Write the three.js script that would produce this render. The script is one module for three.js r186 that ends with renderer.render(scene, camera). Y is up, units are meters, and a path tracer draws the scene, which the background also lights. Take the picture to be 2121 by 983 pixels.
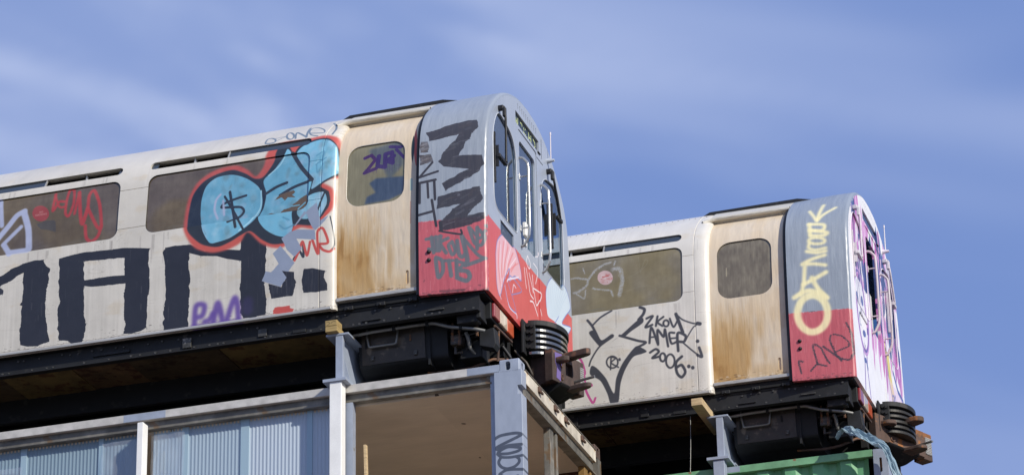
import * as THREE from 'three';
import { mergeGeometries, toCreasedNormals, mergeVertices } from 'three/addons/utils/BufferGeometryUtils.js';
import { RoundedBoxGeometry } from 'three/addons/geometries/RoundedBoxGeometry.js';
import { Brush, Evaluator, SUBTRACTION } from 'three-bvh-csg';

// ---------------------------------------------------------------- camera, sky, sun, exposure
const RAD = Math.PI / 180;
const scene = new THREE.Scene();
const BASE = 11.9;                                    // metres from the street to the carriage floor edge
const camera = new THREE.PerspectiveCamera(8.6025, 1024 / 474, 0.5, 4000);
camera.position.set(8.0255, BASE - 10.2954, 23.266);
{
  const a = 17.182 * RAD, e = 23.733 * RAD;
  camera.lookAt(camera.position.x - Math.sin(a) * Math.cos(e), camera.position.y + Math.sin(e), camera.position.z - Math.cos(a) * Math.cos(e));
  camera.rotateZ(-1.274 * RAD);
}
const renderer = new THREE.WebGLRenderer({ antialias: true });
renderer.setSize(1024, 474);
renderer.toneMapping = THREE.LinearToneMapping;
renderer.toneMappingExposure = 1.0;
renderer.shadowMap.enabled = true;

// seeded noise
function rng(seed) { let s = seed >>> 0; return () => { s = (s + 0x6d2b79f5) | 0; let t = Math.imul(s ^ (s >>> 15), 1 | s); t = (t + Math.imul(t ^ (t >>> 7), 61 | t)) ^ t; return ((t ^ (t >>> 14)) >>> 0) / 4294967296; }; }
const NT = (() => { const r = rng(77), t = new Float32Array(65536); for (let i = 0; i < 65536; i++) t[i] = r(); return t; })();
function vnoise(x, y) {
  const xi = Math.floor(x), yi = Math.floor(y); let fx = x - xi, fy = y - yi; fx = fx * fx * (3 - 2 * fx); fy = fy * fy * (3 - 2 * fy);
  const a = xi & 255, b = (xi + 1) & 255, c = (yi & 255) << 8, d = ((yi + 1) & 255) << 8;
  return (NT[a + c] * (1 - fx) + NT[b + c] * fx) * (1 - fy) + (NT[a + d] * (1 - fx) + NT[b + d] * fx) * fy;
}
function fbm(x, y, o = 4) { let s = 0, a = 0.5, n = 0; for (let i = 0; i < o; i++) { s += a * vnoise(x, y); n += a; a *= 0.5; x = x * 2.03 + 17.3; y = y * 2.03 + 9.1; } return s / n; }
const lerp = (a, b, t) => a + (b - a) * t, clamp = (x, a = 0, b = 1) => Math.min(b, Math.max(a, x)), smooth = (a, b, x) => { const t = clamp((x - a) / (b - a)); return t * t * (3 - 2 * t); };

// the sky: air and thin streaks of high cloud, the same all round
{
  const W = 2048, H = 1024, d = new Float32Array(W * H * 4);
  for (let j = 0; j < H; j++) {
    const el = ((j + 0.5) / H - 0.5) * Math.PI, y = Math.sin(el), ce = Math.cos(el);
    for (let i = 0; i < W; i++) {
      const az = ((i + 0.5) / W - 0.5) * 2 * Math.PI, x = Math.cos(az) * ce, z = Math.sin(az) * ce, o = (j * W + i) * 4;
      const h = Math.max(y, 0), k = Math.pow(1 - h, 3.2);
      let r = lerp(0.118, 0.43, k), g = lerp(0.222, 0.54, k), b = lerp(0.56, 0.84, k);
      if (y > 0) {
        const s = 1 / (y + 0.12), px = x * s, pz = z * s;
        const u = px * 0.85 + pz * 0.5, v = -px * 0.5 + pz * 0.85;
        const w1 = fbm(u * 1.3 + 31, v * 1.3 + 12, 3) - 0.5, w2 = fbm(u * 1.3 + 5, v * 1.3 + 44, 3) - 0.5;
        const veil = fbm(u * 3.1 + w1 * 1.6 + 14.8, v * 2.2 + w2 * 1.6 + 8.2, 4), streak = fbm(u * 8 + w1 * 9, v * 6.5 + w2 * 9 + 20, 6);
        const c = clamp(smooth(0.3, 0.66, veil) * (0.36 + 0.85 * smooth(0.28, 0.74, streak))) * 0.62 * smooth(0, 0.1, y);
        r = lerp(r, 0.6, c); g = lerp(g, 0.68, c); b = lerp(b, 0.92, c);
      } else { const f = smooth(0, 0.1, -y); r = lerp(r, 0.2, f); g = lerp(g, 0.2, f); b = lerp(b, 0.19, f); }
      d[o] = r; d[o + 1] = g; d[o + 2] = b; d[o + 3] = 1;
    }
  }
  const t = new THREE.DataTexture(d, W, H, THREE.RGBAFormat, THREE.FloatType);
  t.mapping = THREE.EquirectangularReflectionMapping; t.magFilter = THREE.LinearFilter; t.minFilter = THREE.LinearFilter; t.wrapS = THREE.RepeatWrapping; t.needsUpdate = true;
  scene.background = t; scene.environment = t;
}
const sun = new THREE.DirectionalLight(new THREE.Color(1, 0.945, 0.83), 4.15);
sun.position.set(0.73 * 40, BASE + 0.52 * 40, 0.45 * 40); sun.target.position.set(0, BASE, 0);
sun.castShadow = true; sun.shadow.mapSize.set(4096, 4096); sun.shadow.radius = 1.2;
Object.assign(sun.shadow.camera, { left: -14, right: 14, top: 14, bottom: -14, near: 1, far: 90 });
scene.add(sun, sun.target);

// ---------------------------------------------------------------- helpers
const used = {};
function numbered(n) { const k = used[n] = (used[n] ?? -1) + 1; return k ? n + '_' + String(k).padStart(3, '0') : n; }
const shade = (o) => { o.castShadow = o.receiveShadow = true; return o; };
function thing(name, label, category, pos = [0, BASE, 0], group) { const g = new THREE.Group(); g.name = numbered(name); g.position.set(...pos); g.userData = { label, category }; if (group) g.userData.group = group; scene.add(g); return g; }
function part(parent, name, geo, mat, label) { const m = shade(new THREE.Mesh(Array.isArray(geo) ? join(geo) : geo, mat)); m.name = name; if (label) m.userData.label = label; parent.add(m); return m; }
function join(list) {
  const l = list.map((g) => { let q = g.index ? g.toNonIndexed() : g; for (const k of Object.keys(q.attributes)) if (!['position', 'normal', 'uv'].includes(k)) q.deleteAttribute(k); if (!q.attributes.uv) q.setAttribute('uv', new THREE.BufferAttribute(new Float32Array(q.attributes.position.count * 2), 2)); return q; });
  return l.length > 1 ? mergeGeometries(l) : l[0];
}
// box from min to max corner, edges rounded by r
function bx(x0, x1, y0, y1, z0, z1, r = 0) {
  const w = Math.abs(x1 - x0), h = Math.abs(y1 - y0), d = Math.abs(z1 - z0), rr = Math.min(r, w / 2.1, h / 2.1, d / 2.1);
  const g = rr > 0.0005 ? new RoundedBoxGeometry(w, h, d, 2, rr) : new THREE.BoxGeometry(w, h, d);
  g.translate((x0 + x1) / 2, (y0 + y1) / 2, (z0 + z1) / 2); return g;
}
function tube(pts, r, seg = 8, n) { const c = new THREE.CatmullRomCurve3(pts.map((p) => new THREE.Vector3(...p)), false, 'catmullrom', 0.15); return new THREE.TubeGeometry(c, n ?? pts.length * 6, r, seg); }
function rod(a, b, r, seg = 10) { const A = new THREE.Vector3(...a), B = new THREE.Vector3(...b), d = B.clone().sub(A), g = new THREE.CylinderGeometry(r, r, d.length(), seg); g.applyQuaternion(new THREE.Quaternion().setFromUnitVectors(new THREE.Vector3(0, 1, 0), d.normalize())); g.translate((A.x + B.x) / 2, (A.y + B.y) / 2, (A.z + B.z) / 2); return g; }
// extrude a list of 2D points (axis-mapped) ; plane 'xy' extrudes along z, 'zy' along x, 'xz' along y
function prism(pts, plane, from, to, holes = [], bevel = 0) {
  const s = new THREE.Shape(pts.map((p) => new THREE.Vector2(p[0], p[1])));
  for (const h of holes) s.holes.push(new THREE.Path(h.map((p) => new THREE.Vector2(p[0], p[1]))));
  const g = new THREE.ExtrudeGeometry(s, { depth: to - from - 2 * bevel, bevelEnabled: bevel > 0, bevelSize: bevel, bevelThickness: bevel, bevelOffset: -bevel, bevelSegments: 2, curveSegments: 8 });
  g.translate(0, 0, from + bevel);
  const p = g.attributes.position, n = g.attributes.normal;
  if (plane !== 'xy') for (const a of [p, n]) for (let i = 0; i < a.count; i++) { const u = a.getX(i), v = a.getY(i), w = a.getZ(i); plane === 'zy' ? a.setXYZ(i, w, v, u) : a.setXYZ(i, u, w, v); }
  if (plane !== 'xy') { const q = g.index ? g.toNonIndexed() : g; flip(q); return q; }
  return g.index ? g.toNonIndexed() : g;
}
function flip(g) { for (const k of Object.keys(g.attributes)) { const a = g.attributes[k], s = a.itemSize, r = a.array; for (let i = 0; i < a.count; i += 3) for (let c = 0; c < s; c++) { const o = (i + 1) * s + c, q = (i + 2) * s + c, t = r[o]; r[o] = r[q]; r[q] = t; } } }
function rrect(x0, x1, y0, y1, r, n = 6) { const o = []; for (const [cx, cy, a] of [[x1 - r, y1 - r, 0], [x0 + r, y1 - r, 90], [x0 + r, y0 + r, 180], [x1 - r, y0 + r, 270]]) for (let i = 0; i <= n; i++) { const t = (a + 90 * i / n) * RAD; o.push([cx + r * Math.cos(t), cy + r * Math.sin(t)]); } return o; }
function planarUV(g, ax, u0, u1, v0, v1) { const p = g.attributes.position, uv = new Float32Array(p.count * 2); for (let i = 0; i < p.count; i++) { uv[2 * i] = ((ax === 'z' ? p.getZ(i) : p.getX(i)) - u0) / (u1 - u0); uv[2 * i + 1] = (p.getY(i) - v0) / (v1 - v0); } g.setAttribute('uv', new THREE.BufferAttribute(uv, 2)); return g; }
// uv in metres by the face's main direction
function metreUV(g, scale = 1) {
  const q = g.index ? g.toNonIndexed() : g, p = q.attributes.position, uv = new Float32Array(p.count * 2), a = new THREE.Vector3(), b = new THREE.Vector3(), c = new THREE.Vector3();
  for (let i = 0; i < p.count; i += 3) {
    a.fromBufferAttribute(p, i); b.fromBufferAttribute(p, i + 1); c.fromBufferAttribute(p, i + 2); const n = b.clone().sub(a).cross(c.clone().sub(a)); const ax = Math.abs(n.x), ay = Math.abs(n.y), az = Math.abs(n.z);
    [a, b, c].forEach((v, k) => { const [s, t] = az >= ax && az >= ay ? [v.x, v.y] : ax >= ay ? [v.z, v.y] : [v.x, v.z]; uv[2 * (i + k)] = s / scale; uv[2 * (i + k) + 1] = t / scale; });
  }
  q.setAttribute('uv', new THREE.BufferAttribute(uv, 2)); return q;
}
const evaluator = new Evaluator(); evaluator.useGroups = false; evaluator.attributes = ['position', 'normal', 'uv'];
function cut(geo, cutters) {
  let b = new Brush(geo); b.updateMatrixWorld();
  for (const c of cutters) { const k = new Brush(c); k.updateMatrixWorld(); b = evaluator.evaluate(b, k, SUBTRACTION); b.updateMatrixWorld(); }
  const g = b.geometry; g.clearGroups?.(); return g.index ? g.toNonIndexed() : g;
}

// ---------------------------------------------------------------- canvas textures
function canvas(w, h) { const c = document.createElement('canvas'); c.width = w; c.height = h; return c; }
function texOf(c, srgb = true, repeat) { const t = new THREE.CanvasTexture(c); if (srgb) t.colorSpace = THREE.SRGBColorSpace; t.magFilter = THREE.LinearFilter; if (repeat) { t.wrapS = t.wrapT = THREE.RepeatWrapping; } t.needsUpdate = true; return t; }
const S = (r, g, b, a = 1) => `rgba(${r},${g},${b},${a})`;
// grain and weather over what is drawn: fn(u,v in metres) returns [dr,dg,db]
function weather(ctx, w, h, fn) { const im = ctx.getImageData(0, 0, w, h), d = im.data; for (let j = 0; j < h; j++) for (let i = 0; i < w; i++) { const o = (j * w + i) * 4, q = fn(i, j, d, o); d[o] = clamp(d[o] + q[0], 0, 255); d[o + 1] = clamp(d[o + 1] + q[1], 0, 255); d[o + 2] = clamp(d[o + 2] + q[2], 0, 255); } ctx.putImageData(im, 0, 0); }

// writing and paint, measured on each surface in metres: kind, ink, points, width
const GRAF = {
 side1: [['f','black',[-4.004,0.73,-3.939,0.764,-3.845,0.818,-3.736,0.856,-3.627,0.87,-3.522,0.866,-3.501,0.803,-3.455,0.769,-3.466,0.681,-3.483,0.565,-3.482,0.424,-3.47,0.272,-3.455,0.163,-3.437,0.07,-3.542,0.042,-3.64,0.05,-3.717,0.077,-3.725,0.137,-3.717,0.308,-3.716,0.448,-3.741,0.462,-3.713,0.501,-3.71,0.631,-3.719,0.77,-3.805,0.728,-3.861,0.691,-3.932,0.674,-3.998,0.662]],['f','black',[-3.976,0.67,-3.931,0.647,-3.91,0.628,-3.906,0.589,-3.928,0.587,-3.972,0.582]],['f','black',[-3.374,0.851,-3.243,0.871,-3.134,0.877,-3.015,0.873,-2.895,0.865,-2.754,0.86,-2.635,0.844,-2.499,0.82,-2.512,0.789,-2.504,0.667,-2.494,0.526,-2.501,0.399,-2.506,0.282,-2.506,0.176,-2.511,0.071,-2.564,0.047,-2.648,0.032,-2.729,0.044,-2.715,0.121,-2.731,0.272,-2.726,0.4,-2.722,0.517,-2.879,0.524,-3.03,0.53,-3.112,0.548,-3.112,0.456,-3.105,0.37,-3.109,0.274,-3.099,0.198,-3.083,0.19,-3.093,0.111,-3.099,0.059,-3.13,0.01,-3.205,0.005,-3.25,0.049,-3.342,0.067,-3.353,0.191,-3.371,0.365,-3.346,0.426,-3.367,0.537,-3.362,0.688,-3.374,0.851,-3.129,0.787,-3.126,0.708,-3.114,0.602,-2.979,0.607,-2.838,0.604,-2.732,0.594,-2.734,0.659,-2.738,0.764,-2.846,0.775,-2.987,0.78,-3.129,0.787]],['f','black',[-2.371,0.76,-2.353,0.802,-2.275,0.81,-2.109,0.794,-1.98,0.711,-1.765,0.694,-1.639,0.669,-1.646,0.848,-1.408,0.809,-1.401,0.66,-1.402,0.485,-1.414,0.342,-1.396,0.205,-1.396,0.032,-1.506,0.019,-1.61,0.029,-1.63,0.085,-1.634,0.297,-1.626,0.432,-1.638,0.569,-1.764,0.606,-1.861,0.647,-2.016,0.673,-2.121,0.715,-2.121,0.593,-2.109,0.474,-2.115,0.329,-2.114,0.174,-2.118,0.011,-2.234,0.013,-2.34,0.014,-2.352,0.093,-2.346,0.266,-2.335,0.4,-2.349,0.559]],['f','black',[-1.366,0.311,-1.261,0.266,-1.21,0.341,-1.244,0.413,-1.134,0.387,-1.138,0.33,-1.121,0.289,-1.137,0.205,-1.156,0.169,-1.346,0.17,-1.361,0.238]],['f','black',[-1.054,0.406,-0.968,0.399,-0.845,0.356,-0.864,0.299,-0.837,0.237,-0.835,0.175,-0.939,0.171,-1.057,0.184,-1.067,0.291]],['b','purple',[-2.06,0.017,-2.045,0.203,-1.968,0.197,-1.985,0.107,-2.043,0.097],0.0467],['b','purple',[-1.889,0.113,-1.917,0.059,-1.965,0.047],0.0445],['b','purple',[-1.887,0.007,-1.843,0.202,-1.792,0.012],0.0512],['b','purple',[-1.763,0.008,-1.718,0.155,-1.685,0.228,-1.66,0.166,-1.648,0.021],0.049],['b','purple',[-2.07,0.009,-1.887,0.002,-1.639,0.005],0.0445],['b','purplef',[-1.565,0.172,-1.564,0.095],0.1001],['f','redpaint',[-1.326,0.084,-1.184,0.085,-1.174,0.059,-1.146,0.048,-1.15,0.011,-1.325,0.025]],['p','redsoft',[-2.188,0.963,-2.183,1.126,-2.155,1.273,-2.087,1.408,-1.973,1.495,-1.842,1.532,-1.709,1.527,-1.607,1.459,-1.527,1.384,-1.462,1.473,-1.442,1.597,-1.4,1.697,-1.261,1.725,-1.091,1.713,-0.936,1.725,-0.849,1.702,-0.769,1.63,-0.747,1.285,-0.827,1.235,-0.885,1.205,-0.8,1.141,-0.78,1.038,-0.801,0.93,-0.899,0.846,-0.956,0.769,-1.074,0.799,-1.127,0.783,-1.145,0.761,-1.225,0.645,-1.331,0.645,-1.453,0.706,-1.575,0.83,-1.644,0.741,-1.76,0.694,-1.904,0.684,-2.052,0.742,-2.128,0.829]],['p','blacksoft',[-2.155,0.97,-2.147,1.132,-2.115,1.294,-2.026,1.41,-1.898,1.469,-1.755,1.487,-1.628,1.426,-1.539,1.361,-1.455,1.366,-1.368,1.497,-1.341,1.639,-1.247,1.651,-1.18,1.558,-1.135,1.628,-1.012,1.684,-0.893,1.684,-0.815,1.623,-0.766,1.525,-0.758,1.287,-0.908,1.184,-0.835,1.11,-0.821,0.982,-0.911,0.86,-0.98,0.808,-1.112,0.831,-1.157,0.812,-1.19,0.688,-1.332,0.679,-1.441,0.74,-1.552,0.838,-1.645,0.812,-1.74,0.765,-1.859,0.735,-2.004,0.781,-2.117,0.888]],['p','blue',[-2.037,1.103,-2.032,1.242,-1.993,1.366,-1.895,1.435,-1.75,1.436,-1.612,1.373,-1.496,1.268,-1.456,1.149,-1.463,1.036,-1.519,0.945,-1.624,0.867,-1.741,0.804,-1.86,0.78,-1.932,0.785,-1.997,0.894,-2.025,0.999]],['p','blue',[-1.274,1.546,-1.247,1.619,-1.192,1.553,-1.098,1.41,-1.02,1.305,-0.994,1.249,-1.003,1.175,-1.036,1.093,-1.105,1.028,-1.168,0.963,-1.157,0.812,-1.204,0.734,-1.311,0.76,-1.421,0.842,-1.484,0.951,-1.439,1.056,-1.421,1.192,-1.452,1.327,-1.361,1.415]],['p','blue',[-1.154,1.539,-1.099,1.628,-0.963,1.673,-0.863,1.65,-0.788,1.57,-0.766,1.459,-0.764,1.3,-0.887,1.22,-0.991,1.161,-0.982,1.247,-1.02,1.317,-1.1,1.425]],['p','blue',[-1.121,0.95,-1.082,1.049,-0.989,1.11,-0.882,1.115,-0.847,1.049,-0.857,0.951,-0.917,0.873,-0.994,0.873,-1.077,0.886]],['s','bluelite',[-1.471,1.227,-1.469,1.061,-1.555,0.938,-1.66,0.861],0.0138],['s','bluelite',[-0.792,1.556,-0.77,1.328],0.0124],['s','bluelite',[-1.264,1.553,-1.306,1.46,-1.407,1.371],0.0124],['s','black2',[-1.421,1.192,-1.328,1.241,-1.232,1.269],0.0276],['s','black2',[-1.289,1.153,-1.16,1.214,-0.994,1.255],0.0289],['s','black2',[-1.192,1.56,-1.098,1.397,-0.991,1.255],0.0358],['s','black2',[-1.767,1.264,-1.696,0.903],0.0262],['s','black2',[-1.814,1.226,-1.715,1.05,-1.624,0.874],0.0207],['s','black2',[-1.611,1.204,-1.733,1.18,-1.817,1.154,-1.838,1.121,-1.754,1.11,-1.657,1.095,-1.625,1.049,-1.664,1.001,-1.771,0.965],0.0234],['s','lav',[-1.855,1.254,-1.893,1.205,-1.905,1.107,-1.871,1.014],0.0179],['s','lav',[-1.827,1.189,-1.811,1.041],0.0165],['s','black2',[-0.871,1.103,-0.904,1.021,-0.935,0.925,-0.943,0.989],0.0165],['s','black2',[-0.841,1.111,-0.831,1.007,-0.905,0.859],0.0193],['s','redpaint',[-0.807,1.004,-0.829,0.92,-0.899,0.852],0.0248],['s','tagblue',[-0.961,1.493,-0.891,1.527,-0.909,1.443,-0.961,1.4,-0.869,1.457],0.0124],['s','tagblue',[-0.955,1.399,-0.942,1.317,-0.895,1.399],0.0124],['s','tagblue',[-1.278,0.851,-1.228,0.811,-1.147,0.836],0.0165],['s','tagblue',[-1.249,0.925,-1.195,0.892],0.0165],['s','tag',[-1.493,1.755,-1.493,1.816,-1.455,1.823,-1.406,1.783,-1.401,1.745,-1.437,1.735,-1.487,1.744],0.0161],['s','tag',[-1.416,1.805,-1.324,1.816,-1.39,1.757],0.0076],['s','tag',[-1.237,1.8,-1.233,1.782,-1.232,1.766,-1.236,1.755,-1.243,1.75,-1.254,1.75,-1.267,1.756,-1.281,1.767,-1.294,1.783,-1.305,1.801,-1.315,1.821,-1.319,1.839,-1.322,1.857,-1.323,1.874,-1.317,1.882,-1.306,1.882,-1.291,1.873,-1.272,1.854,-1.258,1.838,-1.247,1.82,-1.237,1.8],0.018],['s','tag',[-1.205,1.751,-1.231,1.837,-1.22,1.854,-1.1,1.745],0.018],['s','tag',[-1.1,1.745,-1.121,1.842,-1.13,1.917],0.0209],['s','tag',[-1.093,1.805,-0.95,1.773,-0.962,1.828,-1.044,1.897,-1.103,1.905,-1.104,1.837,-1.061,1.768,-0.991,1.734],0.0133],['s','tag',[-0.927,1.953,-0.871,1.882,-0.841,1.8,-0.851,1.729],0.018],['s','black2',[-1.143,0.507,-1.094,0.578,-1.053,0.518,-1.058,0.652],0.021],['s','redpaint',[-1.134,0.497,-1.094,0.578,-1.062,0.661,-1.02,0.526,-0.993,0.65],0.0229],['s','redpaint',[-0.972,0.664,-0.919,0.527,-0.926,0.729,-0.877,0.759,-0.83,0.621,-0.919,0.618],0.0229],['s','redpaint',[-0.915,0.613,-0.874,0.557,-0.817,0.534,-0.784,0.564],0.0229],['s','black2',[-0.814,0.869,-0.789,0.737,-0.779,0.609,-0.793,0.553],0.0095],['g','buff',[-1.045,0.94,-0.941,1.019,-0.927,0.964,-0.902,0.84,-0.826,0.883,-0.863,0.826,-0.942,0.753,-0.967,0.773,-1.01,0.857,-1.027,0.918]],['g','buff',[-1.141,0.827,-1.054,0.954,-1.035,0.932,-1.133,0.822]],['g','buff',[-1.257,0.722,-1.188,0.77,-1.114,0.787,-0.95,0.758,-0.944,0.663,-1.12,0.699,-1.066,0.595,-1.135,0.53,-1.209,0.608,-1.234,0.67]],['g','buff',[-1.335,0.59,-1.266,0.654,-1.134,0.472,-1.191,0.398,-1.248,0.415,-1.206,0.346,-1.263,0.268,-1.435,0.347,-1.403,0.434,-1.35,0.417,-1.281,0.486]],['b','lav',[-4.003,1.15,-3.905,1.268,-3.834,1.362,-3.76,1.397],0.0559],['b','lav',[-3.765,1.384,-3.706,1.202,-3.686,1.006],0.0631],['b','lav',[-3.948,1.083,-3.78,1.24],0.0405],['b','lav',[-3.929,1.069,-3.873,0.978],0.0541],['b','lav',[-4.012,1.54,-3.974,1.281],0.045],['b','lav',[-3.882,0.995,-3.694,0.991],0.0541],['s','redgls',[-3.467,1.524,-3.481,1.356,-3.437,1.416,-3.424,1.441,-3.375,1.433],0.027],['s','redgls',[-3.475,1.521,-3.42,1.389,-3.364,1.378],0.0216],['s','redgls',[-3.332,1.558,-3.351,1.446,-3.353,1.315,-3.318,1.277,-3.281,1.392,-3.287,1.525,-3.324,1.557],0.027],['s','redgls',[-3.262,1.289,-3.235,1.506],0.027],['s','redgls',[-3.235,1.506,-3.184,1.179,-3.136,1.328],0.036],['s','redgls',[-3.172,1.169,-3.136,1.328,-3.133,1.455,-3.089,1.499,-3.023,1.347,-2.99,1.122,-3.03,1.121,-3.136,1.328],0.0324],['s','redgls',[-3.147,1.149,-3.129,1.029,-3.077,0.982,-3.016,1.027,-2.99,1.122],0.0324],['p','nosmoke',[-3.515,1.333,-3.515,1.307,-3.526,1.288,-3.541,1.272,-3.564,1.265,-3.589,1.265,-3.614,1.272,-3.64,1.289,-3.659,1.309,-3.675,1.334,-3.682,1.361,-3.679,1.384,-3.671,1.406,-3.656,1.422,-3.633,1.429,-3.608,1.429,-3.582,1.421,-3.556,1.404,-3.535,1.382,-3.522,1.359,-3.515,1.333]],['f','smear',[-3.633,1.242,-3.552,1.262,-3.454,1.255,-3.437,1.193,-3.436,1.134,-3.513,1.165,-3.579,1.183]]],
 film1: [['f','brown',[-1.412,0.974,-1.365,0.988,-1.293,0.97,-1.246,1.002,-1.188,1.019,-1.165,1.05,-1.117,1.069,-1.078,1.099,-1.031,1.119,-1.02,1.039,-1.044,0.98,-1.115,0.955,-1.198,0.977,-1.269,0.964,-1.341,0.972,-1.4,0.96]],['f','brown',[-1.289,1.162,-1.229,1.177,-1.17,1.187,-1.152,1.164,-1.179,1.14,-1.149,1.111,-1.215,1.121,-1.239,1.094,-1.275,1.13,-1.34,1.11]],['s','blue2',[-1.177,1.027,-1.105,1.028],0.0096],['s','blue2',[-1.115,0.991,-1.052,1.044],0.0124]],
 cab1: [['r','roller',[0.056,1.55,0.145,1.574,0.248,1.612,0.352,1.635,0.404,1.651,0.481,1.646,0.502,1.562,0.473,1.519,0.335,1.29,0.544,1.273,0.566,1.18,0.524,1.113,0.227,0.953,0.199,1.029,0.428,1.147,0.223,1.189,0.164,1.249,0.21,1.318,0.343,1.504,0.087,1.458]],['r','roller',[0.164,0.907,0.524,0.97,0.556,0.855,0.418,0.699,0.577,0.717,0.581,0.654,0.374,0.595,0.184,0.574,0.185,0.666,0.216,0.697,0.364,0.817,0.158,0.785]],['r','roller',[0.001,1.462,0.072,1.456,0.076,1.351,0.005,1.352]],['r','roller',[0.004,1.329,0.104,1.326,0.124,1.253,0.009,1.224]],['s','roller',[0.116,1.243,0.006,1.11],0.0199],['s','roller',[0.0,1.105,0.086,1.13,0.165,1.151],0.0212],['s','roller',[-0.004,1.051,0.145,1.071],0.0238],['s','roller',[0.007,1.038,0.009,0.859],0.0225],['s','roller',[0.076,1.042,0.084,0.904],0.0212],['s','roller',[0.134,1.067,0.143,0.881],0.0225],['s','roller',[-0.002,0.744,0.127,0.77],0.0238],['s','roller',[0.115,0.878,0.153,0.628],0.0225],['s','greytag',[0.065,0.512,0.195,0.527],0.0287],['s','greytag',[0.112,0.526,0.129,0.384],0.0348],['s','greytag',[0.086,0.421,0.158,0.397],0.0287],['s','greytag',[0.148,0.527,0.159,0.397],0.0327],['s','greytag',[0.187,0.53,0.178,0.396],0.0348],['s','greytag',[0.253,0.503,0.187,0.465,0.236,0.37],0.0327],['s','greytag',[0.281,0.462,0.258,0.435,0.287,0.349,0.315,0.382,0.288,0.469],0.0307],['s','greytag',[0.331,0.472,0.347,0.348,0.372,0.317,0.397,0.342],0.0348],['s','greytag',[0.374,0.508,0.417,0.293,0.394,0.25],0.0409],['s','greytag',[0.374,0.508,0.502,0.331,0.568,0.286],0.0287],['s','greytag',[0.568,0.29,0.514,0.269,0.399,0.236],0.0348],['s','greytag',[0.433,0.587,0.474,0.451,0.502,0.418],0.0307],['s','greytag',[0.506,0.58,0.502,0.379],0.0327],['s','greytag',[0.44,0.586,0.525,0.476,0.573,0.548],0.0266],['s','greytag',[0.502,0.414,0.545,0.417,0.565,0.495,0.504,0.572],0.0327],['s','greytag',[0.582,0.591,0.583,0.588],0.0368],['s','greytag',[0.145,0.322,0.166,0.153,0.206,0.207,0.2,0.3,0.149,0.335],0.0348],['s','greytag',[0.215,0.298,0.293,0.294],0.0287],['s','greytag',[0.258,0.297,0.277,0.154],0.0348],['s','greytag',[0.323,0.296,0.327,0.137],0.0348],['s','greytag',[0.321,0.288,0.385,0.252,0.328,0.203],0.0307],['s','greytag',[0.328,0.201,0.413,0.182,0.435,0.131,0.405,0.097,0.327,0.132],0.0389],['s','roller',[0.18,0.578,0.259,0.555,0.368,0.53,0.365,0.57],0.018],['s','roller',[0.189,0.659,0.196,0.587],0.0324],['b','dirt',[0.181,0.023,0.288,0.017,0.389,0.017],0.0198],['f','dirt',[0.033,0.133,0.05,0.144,0.044,0.127,0.029,0.118]]],
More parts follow.
